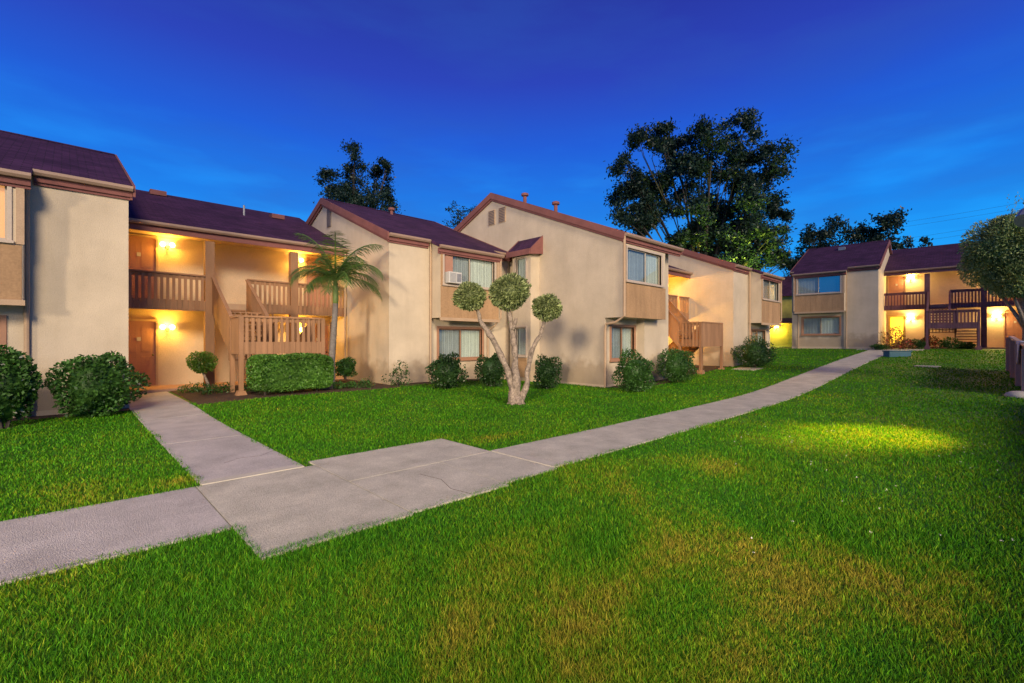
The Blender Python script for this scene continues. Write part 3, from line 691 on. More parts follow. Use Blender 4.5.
# grass blades
def grass(n, r0, r1, seed):
    r = np.random.default_rng(seed)
    rad = r0*(r1/r0)**r.uniform(0, 1, n); ang = r.uniform(-1.05, 1.05, n)+math.atan2(SA, CA)
    x = rad*np.cos(ang); y = rad*np.sin(ang); keep = np.ones(n, bool)
    jit = r.uniform(-.035, .01, n)-.03*(1+np.sin(4.3*x+2.9*y)*np.sin(2.1*x-6.7*y+1))
    for (x0, x1, a, b) in ((-13, 1.3, 4.53, 6.08), (1.03, 2.6, 3.79, 6.2), (2.2, 4.5, 3.82, 6.33), (1.08, 2.2, 5.8, 17.5), (4.2, 36.3, None, None), (21.5, 22.6, 7.4, 8.4)):
        if a is None: a = 3.9+.45*sstep(6, 30, x); b = 5.13+.5*sstep(6, 30, x)
        keep &= ~((x >= x0-jit) & (x <= x1+jit) & (y > a-jit) & (y < b+jit))
    keep &= ~((x > -7) & (x < 14) & (y > 13.65-.38*((x > 2.3) & (x < 7.8))) & (r.uniform(0, 1, n) < 1))
    keep &= ~((x > 13.5) & (x < 28) & (y > 9.0)); keep &= ~((x > 36.1)); keep &= ~((x > 9) & (y > 14.0))
    x, y, rad = x[keep], y[keep], rad[keep]; n = len(x); z = g(x, y)
    h = r.uniform(.022, .052, n)*(1+.25*np.sin(x*1.7)*np.sin(y*2.1)); w = np.maximum(.0026, .0012*rad)*r.uniform(.7, 1.3, n)
    th = r.uniform(0, 6.283, n); le = r.uniform(.1, .9, n)*h; th2 = r.uniform(0, 6.283, n)
    ax = np.stack([np.cos(th), np.sin(th), 0*th], 1); ln = np.stack([np.cos(th2)*le, np.sin(th2)*le, 0*th], 1)
    P = np.stack([x, y, z-.003], 1); up = np.array([0, 0, 1.0])
    W = ax*w[:, None]/2; Hh = up*h[:, None]
    V = np.stack([P-W, P+W, P+W*.8+Hh*.6+ln*.35, P-W*.8+Hh*.6+ln*.35, P+Hh+ln], 1)
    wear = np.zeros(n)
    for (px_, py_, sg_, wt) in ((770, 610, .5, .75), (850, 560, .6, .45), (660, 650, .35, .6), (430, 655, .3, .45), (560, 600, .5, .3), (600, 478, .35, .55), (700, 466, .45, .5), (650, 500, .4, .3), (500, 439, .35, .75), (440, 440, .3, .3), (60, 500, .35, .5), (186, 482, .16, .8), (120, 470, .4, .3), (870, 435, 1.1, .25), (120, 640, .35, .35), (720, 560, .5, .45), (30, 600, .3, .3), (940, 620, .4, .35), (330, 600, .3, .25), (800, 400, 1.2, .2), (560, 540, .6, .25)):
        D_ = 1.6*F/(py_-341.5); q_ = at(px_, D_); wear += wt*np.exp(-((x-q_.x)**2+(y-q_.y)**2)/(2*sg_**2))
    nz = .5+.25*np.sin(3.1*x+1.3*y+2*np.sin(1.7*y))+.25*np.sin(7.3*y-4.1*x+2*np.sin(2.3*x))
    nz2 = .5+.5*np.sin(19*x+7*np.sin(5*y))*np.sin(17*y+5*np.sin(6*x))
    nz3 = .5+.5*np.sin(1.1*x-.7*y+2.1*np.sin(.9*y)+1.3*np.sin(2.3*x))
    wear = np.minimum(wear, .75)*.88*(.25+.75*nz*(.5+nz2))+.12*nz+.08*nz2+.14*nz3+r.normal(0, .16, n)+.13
    return V, wear
V, wear = grass(900000, 1.5, 42, 3)
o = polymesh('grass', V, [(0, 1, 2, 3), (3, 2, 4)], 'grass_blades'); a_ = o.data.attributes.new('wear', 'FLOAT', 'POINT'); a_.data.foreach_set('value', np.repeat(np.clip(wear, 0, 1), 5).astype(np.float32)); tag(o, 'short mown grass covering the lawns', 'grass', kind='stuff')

# white clover specks on the right of the lawn
r = np.random.default_rng(5); n = 90
X = r.uniform(1.5, 7.5, n); Dp = r.uniform(2.4, 9, n); kx = np.clip(X/Dp, 0, 1.3); sel = (kx > .45); X, Dp = X[sel], Dp[sel]
P = np.stack([SA*X+CA*Dp, -CA*X+SA*Dp], 1); sel = (P[:, 1] < 3.5); P = P[sel]
P = np.column_stack([P, g(P[:, 0], P[:, 1])+.055])
emit_ = mat('clover', (.65, .62, .55))
Q = np.repeat(P, 6, 0)+rng.normal(size=(len(P)*6, 3))*.005
o = polymesh('clover_flowers', leafquads(Q, .009, .8), [(0, 1, 2, 3)], 'clover'); tag(o, 'tiny white clover flowers in the grass on the right', 'flowers', kind='stuff')

# ------------------------------------------------------------------ shrubs
def sh(px, D, wpx, h, label, name='shrub', **k):
    p = at(px, D); rx = wpx/2/F*D*.93; return shrub(name, (p.x, p.y, G(p.x, p.y)), (rx, rx*k.pop('dp', .85), h/2), label, **k)
sh(4, 8.6, 52, 1.45, 'dark leafy shrub at the left edge below the bay window', n=4200, seed=1, stray=200, leaf=.085)
sh(96, 9.8, 67, 1.42, 'wide leafy shrub with white blossoms against the plain wall left of the front door', n=5200, seed=2, stray=200, leaf=.08)
sh(447, 14.9, 40, 1.14, 'rounded shrub under the window with the air conditioner', n=3400, seed=3, m='shrub_dark', stray=80)
sh(492, 15.8, 36, 1.16, 'dark shrub behind the trunk of the ball-topped tree', n=3000, seed=4, m='shrub_dark')
sh(547, 15.7, 31, 1.10, 'round shrub against the gable wall right of the ball-topped tree', n=3000, seed=5, m='shrub_dark')
sh(635, 14.9, 42, 1.2, 'bushy shrub under the lower window of the central building', n=4200, seed=6, stray=90)
sh(677, 17.3, 39, 1.28, 'bushy shrub between the lower window and the stair landing of the central building', n=3600, seed=7, stray=60)
sh(755, 21.3, 42, 1.32, 'wide dark shrub at the right corner of the central building', n=3600, seed=8, m='shrub_dark', leaf=.09)
p = at(399, 15.2); s = shrub('shrub', (p.x, p.y, G(p.x, p.y)), (.36, .3, .36), 'small thin open shrub before the plain wall right of the palm', n=420, leaf=.07, seed=9, m='shrub_dark', amt=.4)
bpy.data.objects.remove([c for c in s.children if c.name.startswith('branches')][0])
p = at(346, 15.6); shrub('shrub', (p.x, p.y, G(p.x, p.y)+.25), (.38, .35, .33), 'small round shrub just right of the palm trunk', n=1500, leaf=.07, seed=10)
# clipped hedge
p = at(292, 13.15); hg = empty('hedge', (p.x, p.y, G(p.x, p.y)), R(2), 'clipped box-shaped hedge in front of the left stair landing', 'hedge')
n = 15000; Pq = rng.uniform(-1, 1, (n, 3)); face = rng.integers(0, 3, n); sg = np.sign(rng.uniform(-1, 1, n)); Pq[np.arange(n), face] = sg*rng.uniform(.74, 1.03, n)
L4 = (np.abs(Pq)**5).sum(1)**(1/5); Pq = Pq/np.maximum(L4, 1)[:, None]
Pq = Pq*np.array([1.10, .44, .50]); Pq[:, 2] += .60+.02*np.sin(Pq[:, 0]*5); polymesh('foliage', leafquads(Pq, .06), [(0, 1, 2, 3)], 'hedge', hg)
k = MB(); k.box(-.95, .95, -.24, .24, .2, .96); k.build('branches', 'hedge', hg)
k = MB()
for x in (-.7, 0, .7): k.tube([(x, 0, -.1), (x, 0, .3)], .03)
k.build('stem', 'bark_dark', hg)
# small standard bush with pale trunk
p = at(202, 14.0); st = empty('small_tree', (p.x, p.y, G(p.x, p.y)), 0, 'small pom-pom bush on a leaning pale stem beside the front walk', 'small tree')
k = MB(); k.tube([(.2, -.15, -.05), (.12, -.1, .25), (0, 0, .62)], [.05, .04, .03]); k.build('trunk', 'bark', st, smooth=True)
P, d = bushpts((0, 0, .85), (.37, .36, .34), 3000, 11, .13, .3); polymesh('crown', leafquads(P, .055, dirs=d*.5), [(0, 1, 2, 3)], 'shrub_light', st)
# ground-cover plants in the beds
def lowplant(x, y, rx, h, label, m='shrub', n=260, leaf=.06, group=None):
    e = empty('low_plant', (x, y, G(x, y)), 0, label, 'plant', group)
    P, d = bushpts((0, 0, h*.5), (rx, rx, h*.55), n, random.randint(0, 999), .3, .2); P[:, 2] = np.abs(P[:, 2])
    polymesh('foliage', leafquads(P, leaf, up=.6, dirs=d*.5), [(0, 1, 2, 3)], m, e)
    return e
for (px, D) in ((189, 13.6), (206, 12.9), (222, 13.3), (252, 13.6), (270, 13.2), (340, 14.2), (352, 14.6), (366, 14.7)):
    p = at(px, D); lowplant(p.x, p.y, random.uniform(.22, .36), random.uniform(.2, .34), 'low leafy plant in the dark planting bed in front of the left balconies', group='low plants in the bed by the left balconies')
for (px, D, mm, h, rx) in ((894, 27.9, 'red_leaf', 1.25, .62), (905, 28.3, 'red_leaf', .6, .5), (918, 28.2, 'shrub', .5, .45), (929, 28.3, 'red_leaf', .7, .5), (948, 27.6, 'shrub', .6, .55), (965, 27.5, 'shrub', .35, .5), (880, 28.2, 'shrub', .35, .4)):
    p = at(px, D)
    lab = {894: 'tall red-leaved bush in front of the glowing yellow door'}.get(px, 'low plant along the foot of the far apartment building')
    lowplant(p.x, p.y, rx, h, lab, mm, n=700, leaf=.1, group=None if px == 894 else 'low plants along the far building')

# ------------------------------------------------------------------ ball-topped tree
p = at(516, 12.0); T = empty('topiary_tree', (p.x, p.y, G(p.x, p.y)), 0, 'tree with three bare pale stems topped by clipped balls of leaves on the lawn', 'tree')
rt = Vector((SA, -CA, 0)); bk_ = Vector((CA, SA, 0))
def cp(px, py, dd=0):                       # offset from the foot, in metres, right / up / back
    return rt*((px-516)/F*12.0)+Vector((0, 0, (404-py)/F*12.0))+bk_*dd
k = MB()
def wob(pts, rad, n=9):
    out = []; rr = []
    for i in range(n):
        t = i/(n-1)*(len(pts)-1); j = min(int(t), len(pts)-2); f_ = t-j
        q = pts[j].lerp(pts[j+1], f_); r0 = rad[j]+(rad[j+1]-rad[j])*f_
        out.append(q+Vector((random.uniform(-1, 1), random.uniform(-1, 1), 0))*.026); rr.append(r0*random.uniform(.74, 1.16)*.9)
    return out, rr
for pts, rad in (([cp(514, 406), cp(513, 388), cp(505, 365), cp(492, 338), cp(483, 325), cp(477, 310)], [.17, .12, .085, .085, .07, .055]),
                 ([cp(516, 407), cp(516, 385), cp(515, 355), cp(513, 335), cp(508, 310)], [.17, .12, .09, .085, .06]),
                 ([cp(519, 406), cp(526, 388, .05), cp(528, 370, .1), cp(531, 352, .1), cp(540, 335, .05), cp(546, 320)], [.13, .09, .07, .065, .05, .04]),
                 ([cp(512, 330), cp(517, 318, -.05)], [.06, .045])):
    o_, rr = wob(pts, rad, 16 if len(pts) > 2 else 4); k.tube(o_, rr, 10)
for a in range(6):
    q = a*1.05+.3; k.tube([(0, 0, .2), (math.cos(q)*.13, math.sin(q)*.13, .06), (math.cos(q)*.24, math.sin(q)*.24, -.05)], [.10, .07, .03], 8)
k.build('trunk', 'bark', T, smooth=True)
for px, py, rr, sd in ((470, 297, .42, 1), (509.5, 292, .52, 2), (547, 308, .38, 3)):
    c = cp(px, py); P, d = bushpts((0, 0, 0), (rr, rr, rr*.88), int(3600*rr/.42), sd, .08, .7, fr=6)
    o = polymesh('crown', leafquads(P, .085, .34, dirs=d*.9), [(0, 1, 2, 3)], 'topiary', T); o.location = c
    kk = MB(); kk.ball((0, 0, 0), rr*.62, 16, (1, 1, .88)); q = kk.build('inner_twigs', 'topiary', o, smooth=True)

# ------------------------------------------------------------------ palm
p = at(331, 14.4); PT = empty('palm_tree', (p.x, p.y, G(p.x, p.y)), 0, 'slender palm with feathery fronds in front of the left balconies', 'palm tree')
top = Vector((.12, -.05, 3.35)); k = MB()
k.tube([(0, 0, -.1), (.0, 0, .15), (.02, 0, .8), (.08, -.02, 1.8), (.12, -.05, 2.62)], [.17, .12, .10, .09, .08], 12); k.build('trunk', 'palm_bark', PT, smooth=True)
k = MB(); k.tube([(.12, -.05, 2.6), (.12, -.05, 2.75), (.12, -.05, 3.1), (.12, -.05, 3.45)], [.078, .09, .075, .05], 12); k.build('crownshaft', 'palm_green', PT, smooth=True)
def frond(az, el, L, droop):
    n = 30; pts = []; pos = Vector(top); th = el
    for i in range(n):
        pts.append(Vector(pos)); d = Vector((math.cos(az)*math.cos(th), math.sin(az)*math.cos(th), math.sin(th))); pos = pos+d*L/n; th -= droop/n*(.4+1.2*i/n)
    k = MB(); k.tube([q for q in pts[::3]], [.022*(1-i/14)+.004 for i in range(len(pts[::3]))], 6)
    side = Vector((-math.sin(az), math.cos(az), 0))
    for i in range(2, n-1):
        t = (pts[i+1]-pts[i]).normalized(); ll = L*.36*math.sin(math.pi*min(1, (i/n)*.86+.12))**.7
        for half in (0, .5):
            q0 = pts[i].lerp(pts[i+1], half)
            for s in (-1, 1):
                d = (side*s*1.0+t*.75+Vector((0, 0, random.uniform(-.8, -.2)))).normalized(); e = q0+d*ll*random.uniform(.85, 1.1)+Vector((0, 0, -.10*ll)); w = t*.0075
                mid = q0.lerp(e, .5)+Vector((0, 0, .05*ll))
                k.add([q0-w, q0+w, mid+w*1.2, e, mid-w*1.1], [(0, 1, 2, 4), (4, 2, 3)])
    k.build('frond', 'palm_leaf', PT)
for az, el, L, dr in ((3.9, .9, 1.5, 2.1), (4.6, .5, 1.4, 2.2), (5.4, .8, 1.7, 2.3), (0.0, .6, 1.6, 2.2), (.7, 1.0, 1.7, 2.0), (1.5, .7, 1.5, 2.2), (2.3, .8, 1.6, 2.2), (3.1, .6, 1.5, 2.4), (5.9, 1.25, 1.8, 1.6), (2.7, 1.35, 1.7, 1.3), (5.0, 1.1, 1.5, 2.4), (3.5, .2, 1.2, 1.8), (5.7, .2, 1.5, 1.7), (4.3, 1.3, 1.6, 1.2)):
    frond(az, el, L*1.12, dr*.95)
for az, el, L, dr in ((.3, 1.15, 1.4, 1.8), (4.1, .1, 1.3, 1.6), (1.1, .3, 1.3, 1.8), (2.0, .4, 1.3, 1.9)): frond(az, el, L, dr)
if 0: pass

# ------------------------------------------------------------------ background trees
def bgtree(px, D, z0, H, clumps, label, m='tree_far', leaf=.35, per=420, trunks=1, bark='bark_dark', group=None, tr=.28, spread=.75, name='tree'):
    """clumps: (offset right px-units in metres, height, radius)"""
    p = at(px, D); e = empty(name, (p.x, p.y, z0), 0, label, 'tree', group); allP = []; k = MB()
    for (ox, hz, rr) in clumps:
        c = np.array(rt*ox+bk_*random.uniform(-.5, .5)*rr*2.2)+np.array([0, 0, hz])
        ns = max(3, int(5+rr*1.6))
        for j in range(ns):                   # sub-sprays
            cc = c+rvec(1)[0]*rr*rng.uniform(.2, 1)**.6*np.array([1, 1, .85]); r2 = rr*rng.uniform(.26, .46)
            kk = int(per/ns*rng.uniform(.6, 1.3)*max(.5, rr/2)); P = cc+rng.normal(size=(kk, 3))*r2*np.array([.62, .62, .5]); allP.append(P)
            if j < 3: k.tube([Vector(c*np.array([.6, .6, .72])), Vector((c+cc)/2*np.array([.95, .95, .93])), Vector(cc)], [.05*H/20, .03*H/20, .012], 5)
        if rr > 1.9 or rng.uniform() < .2: k.tube([Vector((0, 0, H*.12)), Vector(c*np.array([.35, .35, .5])+np.array([0, 0, .0])), Vector(c*np.array([.6, .6, .72])), Vector(c)], [tr*.5, tr*.3, tr*.18, tr*.07], 6)
    k.tube([(0, 0, -1), (0, 0, H*.15), (.1, 0, H*.35)], [tr*1.2, tr, tr*.7], 8)
    k.build('trunk', bark, e, smooth=True)
    P = np.concatenate(allP); polymesh('crown', leafquads(P, leaf, .5), [(0, 1, 2, 3)], m, e)
    return e
# big tree behind the centre building (D=46: 1 px = .098 m)
s_ = 46/F
big = [(635,150,1.9),(655,140,1.7),(620,175,1.6),(640,185,2.2),(612,195,1.4),(625,215,1.8),(655,210,2.2),(680,130,1.7),(690,150,2.3),(675,170,2.2),(705,140,2.1),(700,175,2.4),(720,160,1.8),(742,130,1.8),(750,150,2.2),(735,175,2.3),(765,165,2.0),(780,172,1.4),(755,190,2.2),(775,200,1.8),(790,212,1.2),(740,210,2.4),(765,225,2.0),(715,215,2.2),(690,215,1.9),(670,240,1.5),(700,245,1.6),(725,240,2.0),(750,248,2.0),(770,258,1.6),(735,265,1.9),(710,268,1.5),(690,262,1.4),(660,255,1.2),(725,195,2.0),(665,190,1.9),(745,232,2.0),(760,240,1.9),(780,240,1.5),(728,252,1.9),(712,232,1.8),(785,262,1.3),(752,262,1.9),(692,238,1.7),(645,225,1.6),(630,200,1.6),(720,272,1.6),(758,275,1.6)]
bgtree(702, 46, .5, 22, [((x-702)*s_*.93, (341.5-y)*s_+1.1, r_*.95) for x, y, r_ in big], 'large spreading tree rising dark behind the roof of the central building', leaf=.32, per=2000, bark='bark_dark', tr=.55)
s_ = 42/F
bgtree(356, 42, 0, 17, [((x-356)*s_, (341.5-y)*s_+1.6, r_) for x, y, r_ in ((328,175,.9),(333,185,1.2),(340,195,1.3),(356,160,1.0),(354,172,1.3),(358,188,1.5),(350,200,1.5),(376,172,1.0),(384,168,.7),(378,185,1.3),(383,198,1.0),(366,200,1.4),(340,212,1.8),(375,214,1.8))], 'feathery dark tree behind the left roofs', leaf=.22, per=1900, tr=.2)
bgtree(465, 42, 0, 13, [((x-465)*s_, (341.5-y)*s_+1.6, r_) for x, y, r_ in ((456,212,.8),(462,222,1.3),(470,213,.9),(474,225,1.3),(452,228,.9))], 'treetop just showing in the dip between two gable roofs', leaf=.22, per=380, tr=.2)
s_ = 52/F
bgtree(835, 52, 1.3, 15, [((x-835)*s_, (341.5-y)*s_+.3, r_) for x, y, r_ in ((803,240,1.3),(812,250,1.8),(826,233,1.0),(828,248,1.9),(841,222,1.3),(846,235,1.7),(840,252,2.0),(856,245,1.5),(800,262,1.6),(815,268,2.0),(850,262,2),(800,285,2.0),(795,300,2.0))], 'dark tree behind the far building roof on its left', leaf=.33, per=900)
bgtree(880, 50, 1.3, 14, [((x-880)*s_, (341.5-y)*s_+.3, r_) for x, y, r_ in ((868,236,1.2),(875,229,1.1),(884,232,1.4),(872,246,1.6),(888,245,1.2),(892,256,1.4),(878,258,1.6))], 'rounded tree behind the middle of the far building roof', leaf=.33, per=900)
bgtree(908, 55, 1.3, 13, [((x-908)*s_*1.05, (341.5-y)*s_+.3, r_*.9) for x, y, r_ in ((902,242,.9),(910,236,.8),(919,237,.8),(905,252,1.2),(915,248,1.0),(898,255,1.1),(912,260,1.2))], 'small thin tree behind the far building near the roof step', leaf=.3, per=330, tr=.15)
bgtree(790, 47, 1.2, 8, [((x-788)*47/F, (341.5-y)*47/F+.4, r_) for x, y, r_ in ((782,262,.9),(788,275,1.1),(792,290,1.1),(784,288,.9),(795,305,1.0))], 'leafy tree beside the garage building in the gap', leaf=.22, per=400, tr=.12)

# tree on the right edge with pale clipped crown and wispy shoots
p = at(1027, 14.0); e = empty('round_tree', (p.x, p.y, G(p.x, p.y)), 0, 'pale-leaved rounded tree with wispy top shoots at the right edge', 'tree')
cs = [(1010,240,.8),(1003,262,.72),(1020,245,.85),(1010,279,.62),(996,252,.5),(1036,270,.95),(1045,250,1.0),(1040,228,.7),(1018,230,.5)]
aP = []; aD = []
for i, (x, y, rr) in enumerate(cs):
    c = np.array(rt*((x-1027)/F*14)+bk_*random.uniform(-.3, .3))+np.array([0, 0, (341.5-y)/F*14+1.6-G(p.x, p.y)])
    P, d = bushpts(c, (rr*1.12, rr*1.12, rr), 6500, 30+i, .12, .45); aP.append(P); aD.append(d)
for j in range(26):                        # shoots
    x = rng.uniform(985, 1045); c = np.array(rt*((x-1027)/F*14)+bk_*rng.uniform(-.6, .6))+np.array([0, 0, (341.5-rng.uniform(225, 245)-abs(x-1020)*.4*(x < 1000))/F*14+1.25])
    dr = np.array([rng.normal()*.25, rng.normal()*.25, 1]); LL = rng.uniform(.5, 1.35); t = np.linspace(0, 1, 16)[:, None]
    aP.append(c+dr*t*LL+rng.normal(size=(16, 3))*.02); aD.append(np.tile(dr, (16, 1)))
polymesh('crown', leafquads(np.concatenate(aP), .085, .4, dirs=np.concatenate(aD)), [(0, 1, 2, 3)], 'tree_pale', e)
k = MB(); k.tube([(0, 0, -.1), (-.02, 0, .8), (.0, 0, 1.6), (.1, .1, 2.6)], [.16, .12, .10, .07], 10)
for sx, sy in ((-.8, .5), (.9, .2), (-.3, -.7), (.4, .9)): k.tube([(0, 0, 1.6), (sx*.3, sy*.3, 2.2), (sx*.7, sy*.7, 2.9)], [.06, .045, .03], 8)
k.build('trunk', 'bark', e, smooth=True)

# ------------------------------------------------------------------ low wooden fence at right edge, with towel and stones
fx0, fx1 = 18.2, 24.8
FE = empty('wooden_fence', (fx1, -.16, G(fx1, 0)), math.atan2(-.25, -6)+0, 'low brown board fence at the right edge with a pale cloth over it', 'fence')
k = MB(); Lf = 6.8; dz = lambda s: -.05*s
n = 46
for i in range(n):
    s0 = i*Lf/n; k.add([(s0, 0, dz(s0)-.1), (s0+Lf/n-.012, 0, dz(s0)-.1), (s0+Lf/n-.012, .03, dz(s0)-.1), (s0, .03, dz(s0)-.1), (s0, 0, dz(s0)+1.22), (s0+Lf/n-.012, 0, dz(s0)+1.22), (s0+Lf/n-.012, .03, dz(s0)+1.22), (s0, .03, dz(s0)+1.22)],
          [(0,3,2,1),(4,5,6,7),(0,1,5,4),(1,2,6,5),(2,3,7,6),(3,0,4,7)])
k.build('board_panel', 'fence_wood', FE)
k = MB(); k.slab([(-.03, -.05, 1.28), (Lf, -.05, 1.28+dz(Lf)), (Lf, .08, 1.28+dz(Lf)), (-.03, .08, 1.28)], .05); k.build('cap_rail', 'fence_wood', FE)
for s0 in (0, 2.2, 4.4, 6.6):
    k = MB(); k.box(s0-.06, s0+.06, -.12, -.002, dz(s0)-.3, dz(s0)+1.22); k.build('post', 'fence_wood', FE)
k = MB(); k.box(2.4, 4.7, .032, .22, -.5, -.08); k.build('footing', 'concrete', FE)
shade_fence = empty('wooden_fence', (16, -1.72, 0), math.pi, 'added low board fence out of view, shading the right edge of the lawn', 'fence')  # unseen fence added so its shadow darkens the right lawn edge
k = MB()
for i in range(92): k.box(i*.155, i*.155+.145, 0, .03, -.2, .93)
k.build('board_panel', 'fence_wood', shade_fence); k = MB(); k.box(0, 14.3, -.04, .07, .932, .98); k.build('cap_rail', 'rail_dusk', shade_fence)
# cloth draped over the fence
cl = empty('towel', FE.location, FE.rotation_euler.z, 'pale cloth hanging over the top of the low board fence', 'towel')
k = MB(); vs = []; nx_, nz_ = 10, 12
for i in range(nx_+1):
    for j in range(nz_+1):
        s = j/nz_*1.1; x = 4.2+i*.07*(1-.35*max(0, s-.5)); 
        y, z = (.11, 1.31-(.3-s)) if s < .3 else ((.11-(s-.3)*1.2, 1.315) if s < .45 else (-.075+.02*math.sin(i*1.3+j*.4), 1.31-(s-.45)))
        vs.append((x, y, z+dz(x)))
k.add(vs, [(i*(nz_+1)+j, (i+1)*(nz_+1)+j, (i+1)*(nz_+1)+j+1, i*(nz_+1)+j+1) for i in range(nx_) for j in range(nz_)])
o = k.build('fabric', 'cloth', cl, smooth=True); sm = o.modifiers.new('t', 'SOLIDIFY'); sm.thickness = .008

# utility box and cover
p = at(897, 23.9); zb = G(p.x, p.y)
u = empty('utility_box', (p.x, p.y, zb), -R(45), 'low blue-green utility box on the lawn at the far end of the walk', 'utility box')
k = MB(); k.box(-.55, .55, -.22, .22, -.05, .24); k.build('body', 'box_paint', u, bevel=.04)
k = MB(); k.box(-.58, .58, -.25, .25, .242, .31); k.build('lid', 'box_paint', u, bevel=.03)
p = at(927, 19.3); k = MB(); zb = G(p.x, p.y); k.tube([(p.x, p.y, zb-.05), (p.x, p.y, zb+.035)], .42, 24); o = k.build('manhole_cover', 'concrete', None); tag(o, 'flat round grey cover set in the lawn before the far building', 'manhole cover')
p = at(1019, 12.2); k = MB(); k.ball((p.x, p.y, G(p.x, p.y)+.02), .28, 12, (1, 1, .5)); o = k.build('stone', 'concrete', None, smooth=True); tag(o, 'rounded grey stone on the grass beside the low fence', 'stone')

# ------------------------------------------------------------------ lamp post at the right edge (its head enters the picture top right)
p = at(1050, 9.9)
LP = empty('lamp_post', (p.x, p.y, G(p.x, p.y)), 0, 'grey floodlight head on a pole at the upper right edge', 'lamp post')
hx = at(1029, 9.8)-p; 
k = MB(); k.tube([(0, 0, -.1), (0, 0, 4.25)], [.07, .05], 10); k.tube([(0, 0, 4.2), Vector((hx.x*.6, hx.y*.6, 4.32))], .03, 8); k.build('pole', 'metal_grey', LP)
tgt = Vector((9.9, 1.6, 0)); hp = Vector((p.x, p.y, G(p.x, p.y)))+Vector((hx.x, hx.y, 4.22))
dirv = (tgt-hp).normalized()
k = MB(); k.tube([(0, 0, -.24), (0, 0, .02), (0, 0, .10)], [.16, .17, .08], 14); o = k.build('lamp_head', 'metal_grey', LP); o.location = hp-Vector(LP.location)
o.rotation_euler = dirv.to_track_quat('-Z', 'Y').to_euler()
ld = bpy.data.lights.new('floodlight', 'SPOT'); ld.energy = 13000; ld.color = (1, .50, .0); ld.spot_size = R(24); ld.spot_blend = 1; ld.shadow_soft_size = .08
lo_ = bpy.data.objects.new('floodlight', ld); COL.objects.link(lo_); lo_.location = hp+dirv*.30; lo_.rotation_euler = dirv.to_track_quat('-Z', 'Y').to_euler()

# two more floodlights of the grounds, outside the picture
def flood(x, y, h, tgt, energy, color, size, label, soft=.3):
    z = G(x, y); e = empty('lamp_post', (x, y, z), 0, label, 'lamp post')
    k = MB(); k.tube([(0, 0, -.3), (0, 0, h)], [.11, .07], 10); k.build('pole', 'metal_grey', e)
    dv = (Vector(tgt)-Vector((x, y, z+h))).normalized()
    k = MB(); k.tube([(0, 0, -.5), (0, 0, -.15), (0, 0, .12)], [.28, .24, .1], 14); o = k.build('lamp_head', 'metal_grey', e); o.location = (0, 0, h+.1); o.rotation_euler = dv.to_track_quat('-Z', 'Y').to_euler()
    ld = bpy.data.lights.new('floodlight', 'SPOT'); ld.energy = energy; ld.color = color; ld.spot_size = R(size); ld.spot_blend = .6; ld.shadow_soft_size = soft
    lo = bpy.data.objects.new('floodlight', ld); COL.objects.link(lo); lo.location = Vector((x, y, z+h+.1))+dv*.6; lo.rotation_euler = dv.to_track_quat('-Z', 'Y').to_euler()
flood(-25, -11.3, 8.0, (12.5, 11.4, 1), 52000, (1, .80, .56), 33, 'tall floodlight pole standing behind the camera on the left', soft=2.0)
q = at(742, 41); flood(q.x, q.y, 3.2, at(725, 47, 14), 6000, (.85, 1, .12), 95, 'lamp pole behind the central building shining up into the large tree')
# power lines
for i, (ya, yb) in enumerate(((236, 196), (240, 202), (252, 214), (256, 220))):
    pa = at(800, 75, 1.6+(341.5-ya)/F*75); pb = at(1120, 60, 1.6+(341.5-yb+12)/F*60)
    pts = [pa.lerp(pb, t/14)-Vector((0, 0, 1.2*4*(t/14)*(1-t/14)*.4)) for t in range(15)]
    k = MB(); k.tube(pts, .013, 5); o = k.build('power_line', 'black_cable'); tag(o, ['highest of the thin power lines in the upper right sky', 'second highest of the thin power lines in the upper right sky', 'third from top of the thin power lines in the upper right sky', 'lowest of the thin power lines in the upper right sky'][i], 'cable', 'power lines in the upper right sky')

# ------------------------------------------------------------------ sky, sun, camera
w = bpy.data.worlds.new('World'); scn.world = w; w.use_nodes = True; nt = w.node_tree; L = nt.links.new
bg = nt.nodes['Background']
tc = N(nt, 'ShaderNodeTexCoord'); sx = N(nt, 'ShaderNodeSeparateXYZ'); L(tc.outputs['Generated'], sx.inputs[0])
r = ramp(nt, [(0, (.002, .26, .68)), (.16, (.001, .26, .76)), (.26, (.002, .17, .68)), (.38, (.007, .085, .56)), (.48, (.016, .042, .40)), (.64, (.014, .018, .23))])
L(sx.outputs[2], r.inputs[0])
mp = N(nt, 'ShaderNodeMapping'); mp.inputs['Scale'].default_value = (1.6, 1.6, 7); L(tc.outputs['Generated'], mp.inputs[0])
n1 = N(nt, 'ShaderNodeTexNoise', i_Scale=1.6, i_Detail=6.0, i_Roughness=.55); L(mp.outputs[0], n1.inputs['Vector'])
rc = ramp(nt, [(.44, (0, 0, 0)), (.66, (1, 1, 1))]); L(n1.outputs[0], rc.inputs[0])
mc = N(nt, 'ShaderNodeMath', operation='MULTIPLY'); L(rc.outputs[0], mc.inputs[0]); mc.inputs[1].default_value = .3
mx = N(nt, 'ShaderNodeMix', data_type='RGBA'); L(mc.outputs[0], mx.inputs[0]); L(r.outputs[0], mx.inputs[6]); mx.inputs[7].default_value = (.018, .085, .40, 1)
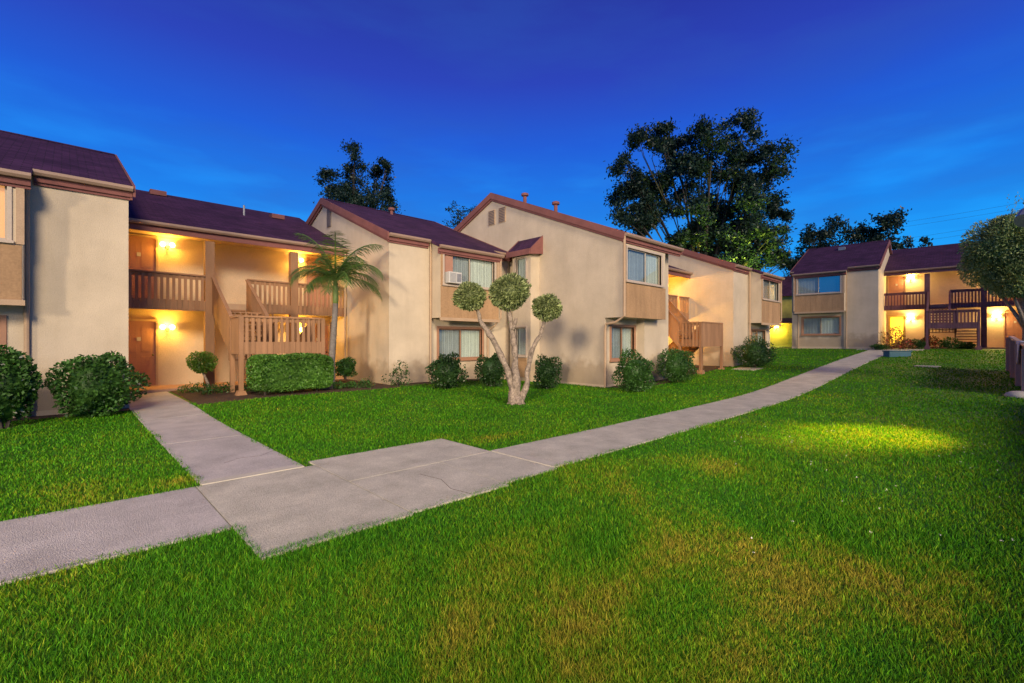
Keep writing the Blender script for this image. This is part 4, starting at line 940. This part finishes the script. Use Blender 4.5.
sk = N(nt, 'ShaderNodeTexSky', sky_type='NISHITA'); sk.sun_disc = False; sk.sun_elevation = R(24); sk.sun_rotation = R(210)
ms = N(nt, 'ShaderNodeMix', data_type='RGBA', blend_type='ADD'); ms.inputs[0].default_value = .004
L(mx.outputs[2], ms.inputs[6]); L(sk.outputs[0], ms.inputs[7])
n2 = N(nt, 'ShaderNodeTexNoise', i_Scale=2.6, i_Detail=5.0, i_Roughness=.5); L(mp.outputs[0], n2.inputs['Vector'])
r5 = ramp(nt, [(.48, (0, 0, 0)), (.68, (.002, .06, .10))]); L(n2.outputs[0], r5.inputs[0])
r6 = ramp(nt, [(.0, (1, 1, 1)), (.30, (.8, .8, .8)), (.42, (0, 0, 0))]); L(sx.outputs[2], r6.inputs[0])
m5 = N(nt, 'ShaderNodeMix', data_type='RGBA', blend_type='MULTIPLY'); m5.inputs[0].default_value = 1; L(r5.outputs[0], m5.inputs[6]); L(r6.outputs[0], m5.inputs[7])
m6 = N(nt, 'ShaderNodeMix', data_type='RGBA', blend_type='ADD'); m6.inputs[0].default_value = 1; L(ms.outputs[2], m6.inputs[6]); L(m5.outputs[2], m6.inputs[7])
L(m6.outputs[2], bg.inputs[0]); bg.inputs[1].default_value = 1.0
sd = bpy.data.lights.new('sun', 'SUN'); sd.energy = 2.75; sd.angle = R(14); sd.color = (1, .82, .58)
so = bpy.data.objects.new('sun', sd); COL.objects.link(so)
el = R(26); dv = Vector((.30*math.cos(el), .954*math.cos(el), -math.sin(el))); so.rotation_euler = dv.to_track_quat('-Z', 'Y').to_euler(); so.location = (0, -20, 20)
cam = bpy.data.cameras.new('camera'); co = bpy.data.objects.new('camera', cam); COL.objects.link(co); scn.camera = co
cam.lens = 36*F/1024; cam.sensor_width = 36; cam.clip_start = .05; cam.clip_end = 2000
co.location = (0, 0, 1.6); co.rotation_euler = (R(90), 0, -math.atan2(CA, SA))
scn.view_settings.view_transform = 'Standard'; scn.view_settings.look = 'None'; scn.view_settings.exposure = .27; scn.view_settings.gamma = 1
scn.render.resolution_x = 1024; scn.render.resolution_y = 683
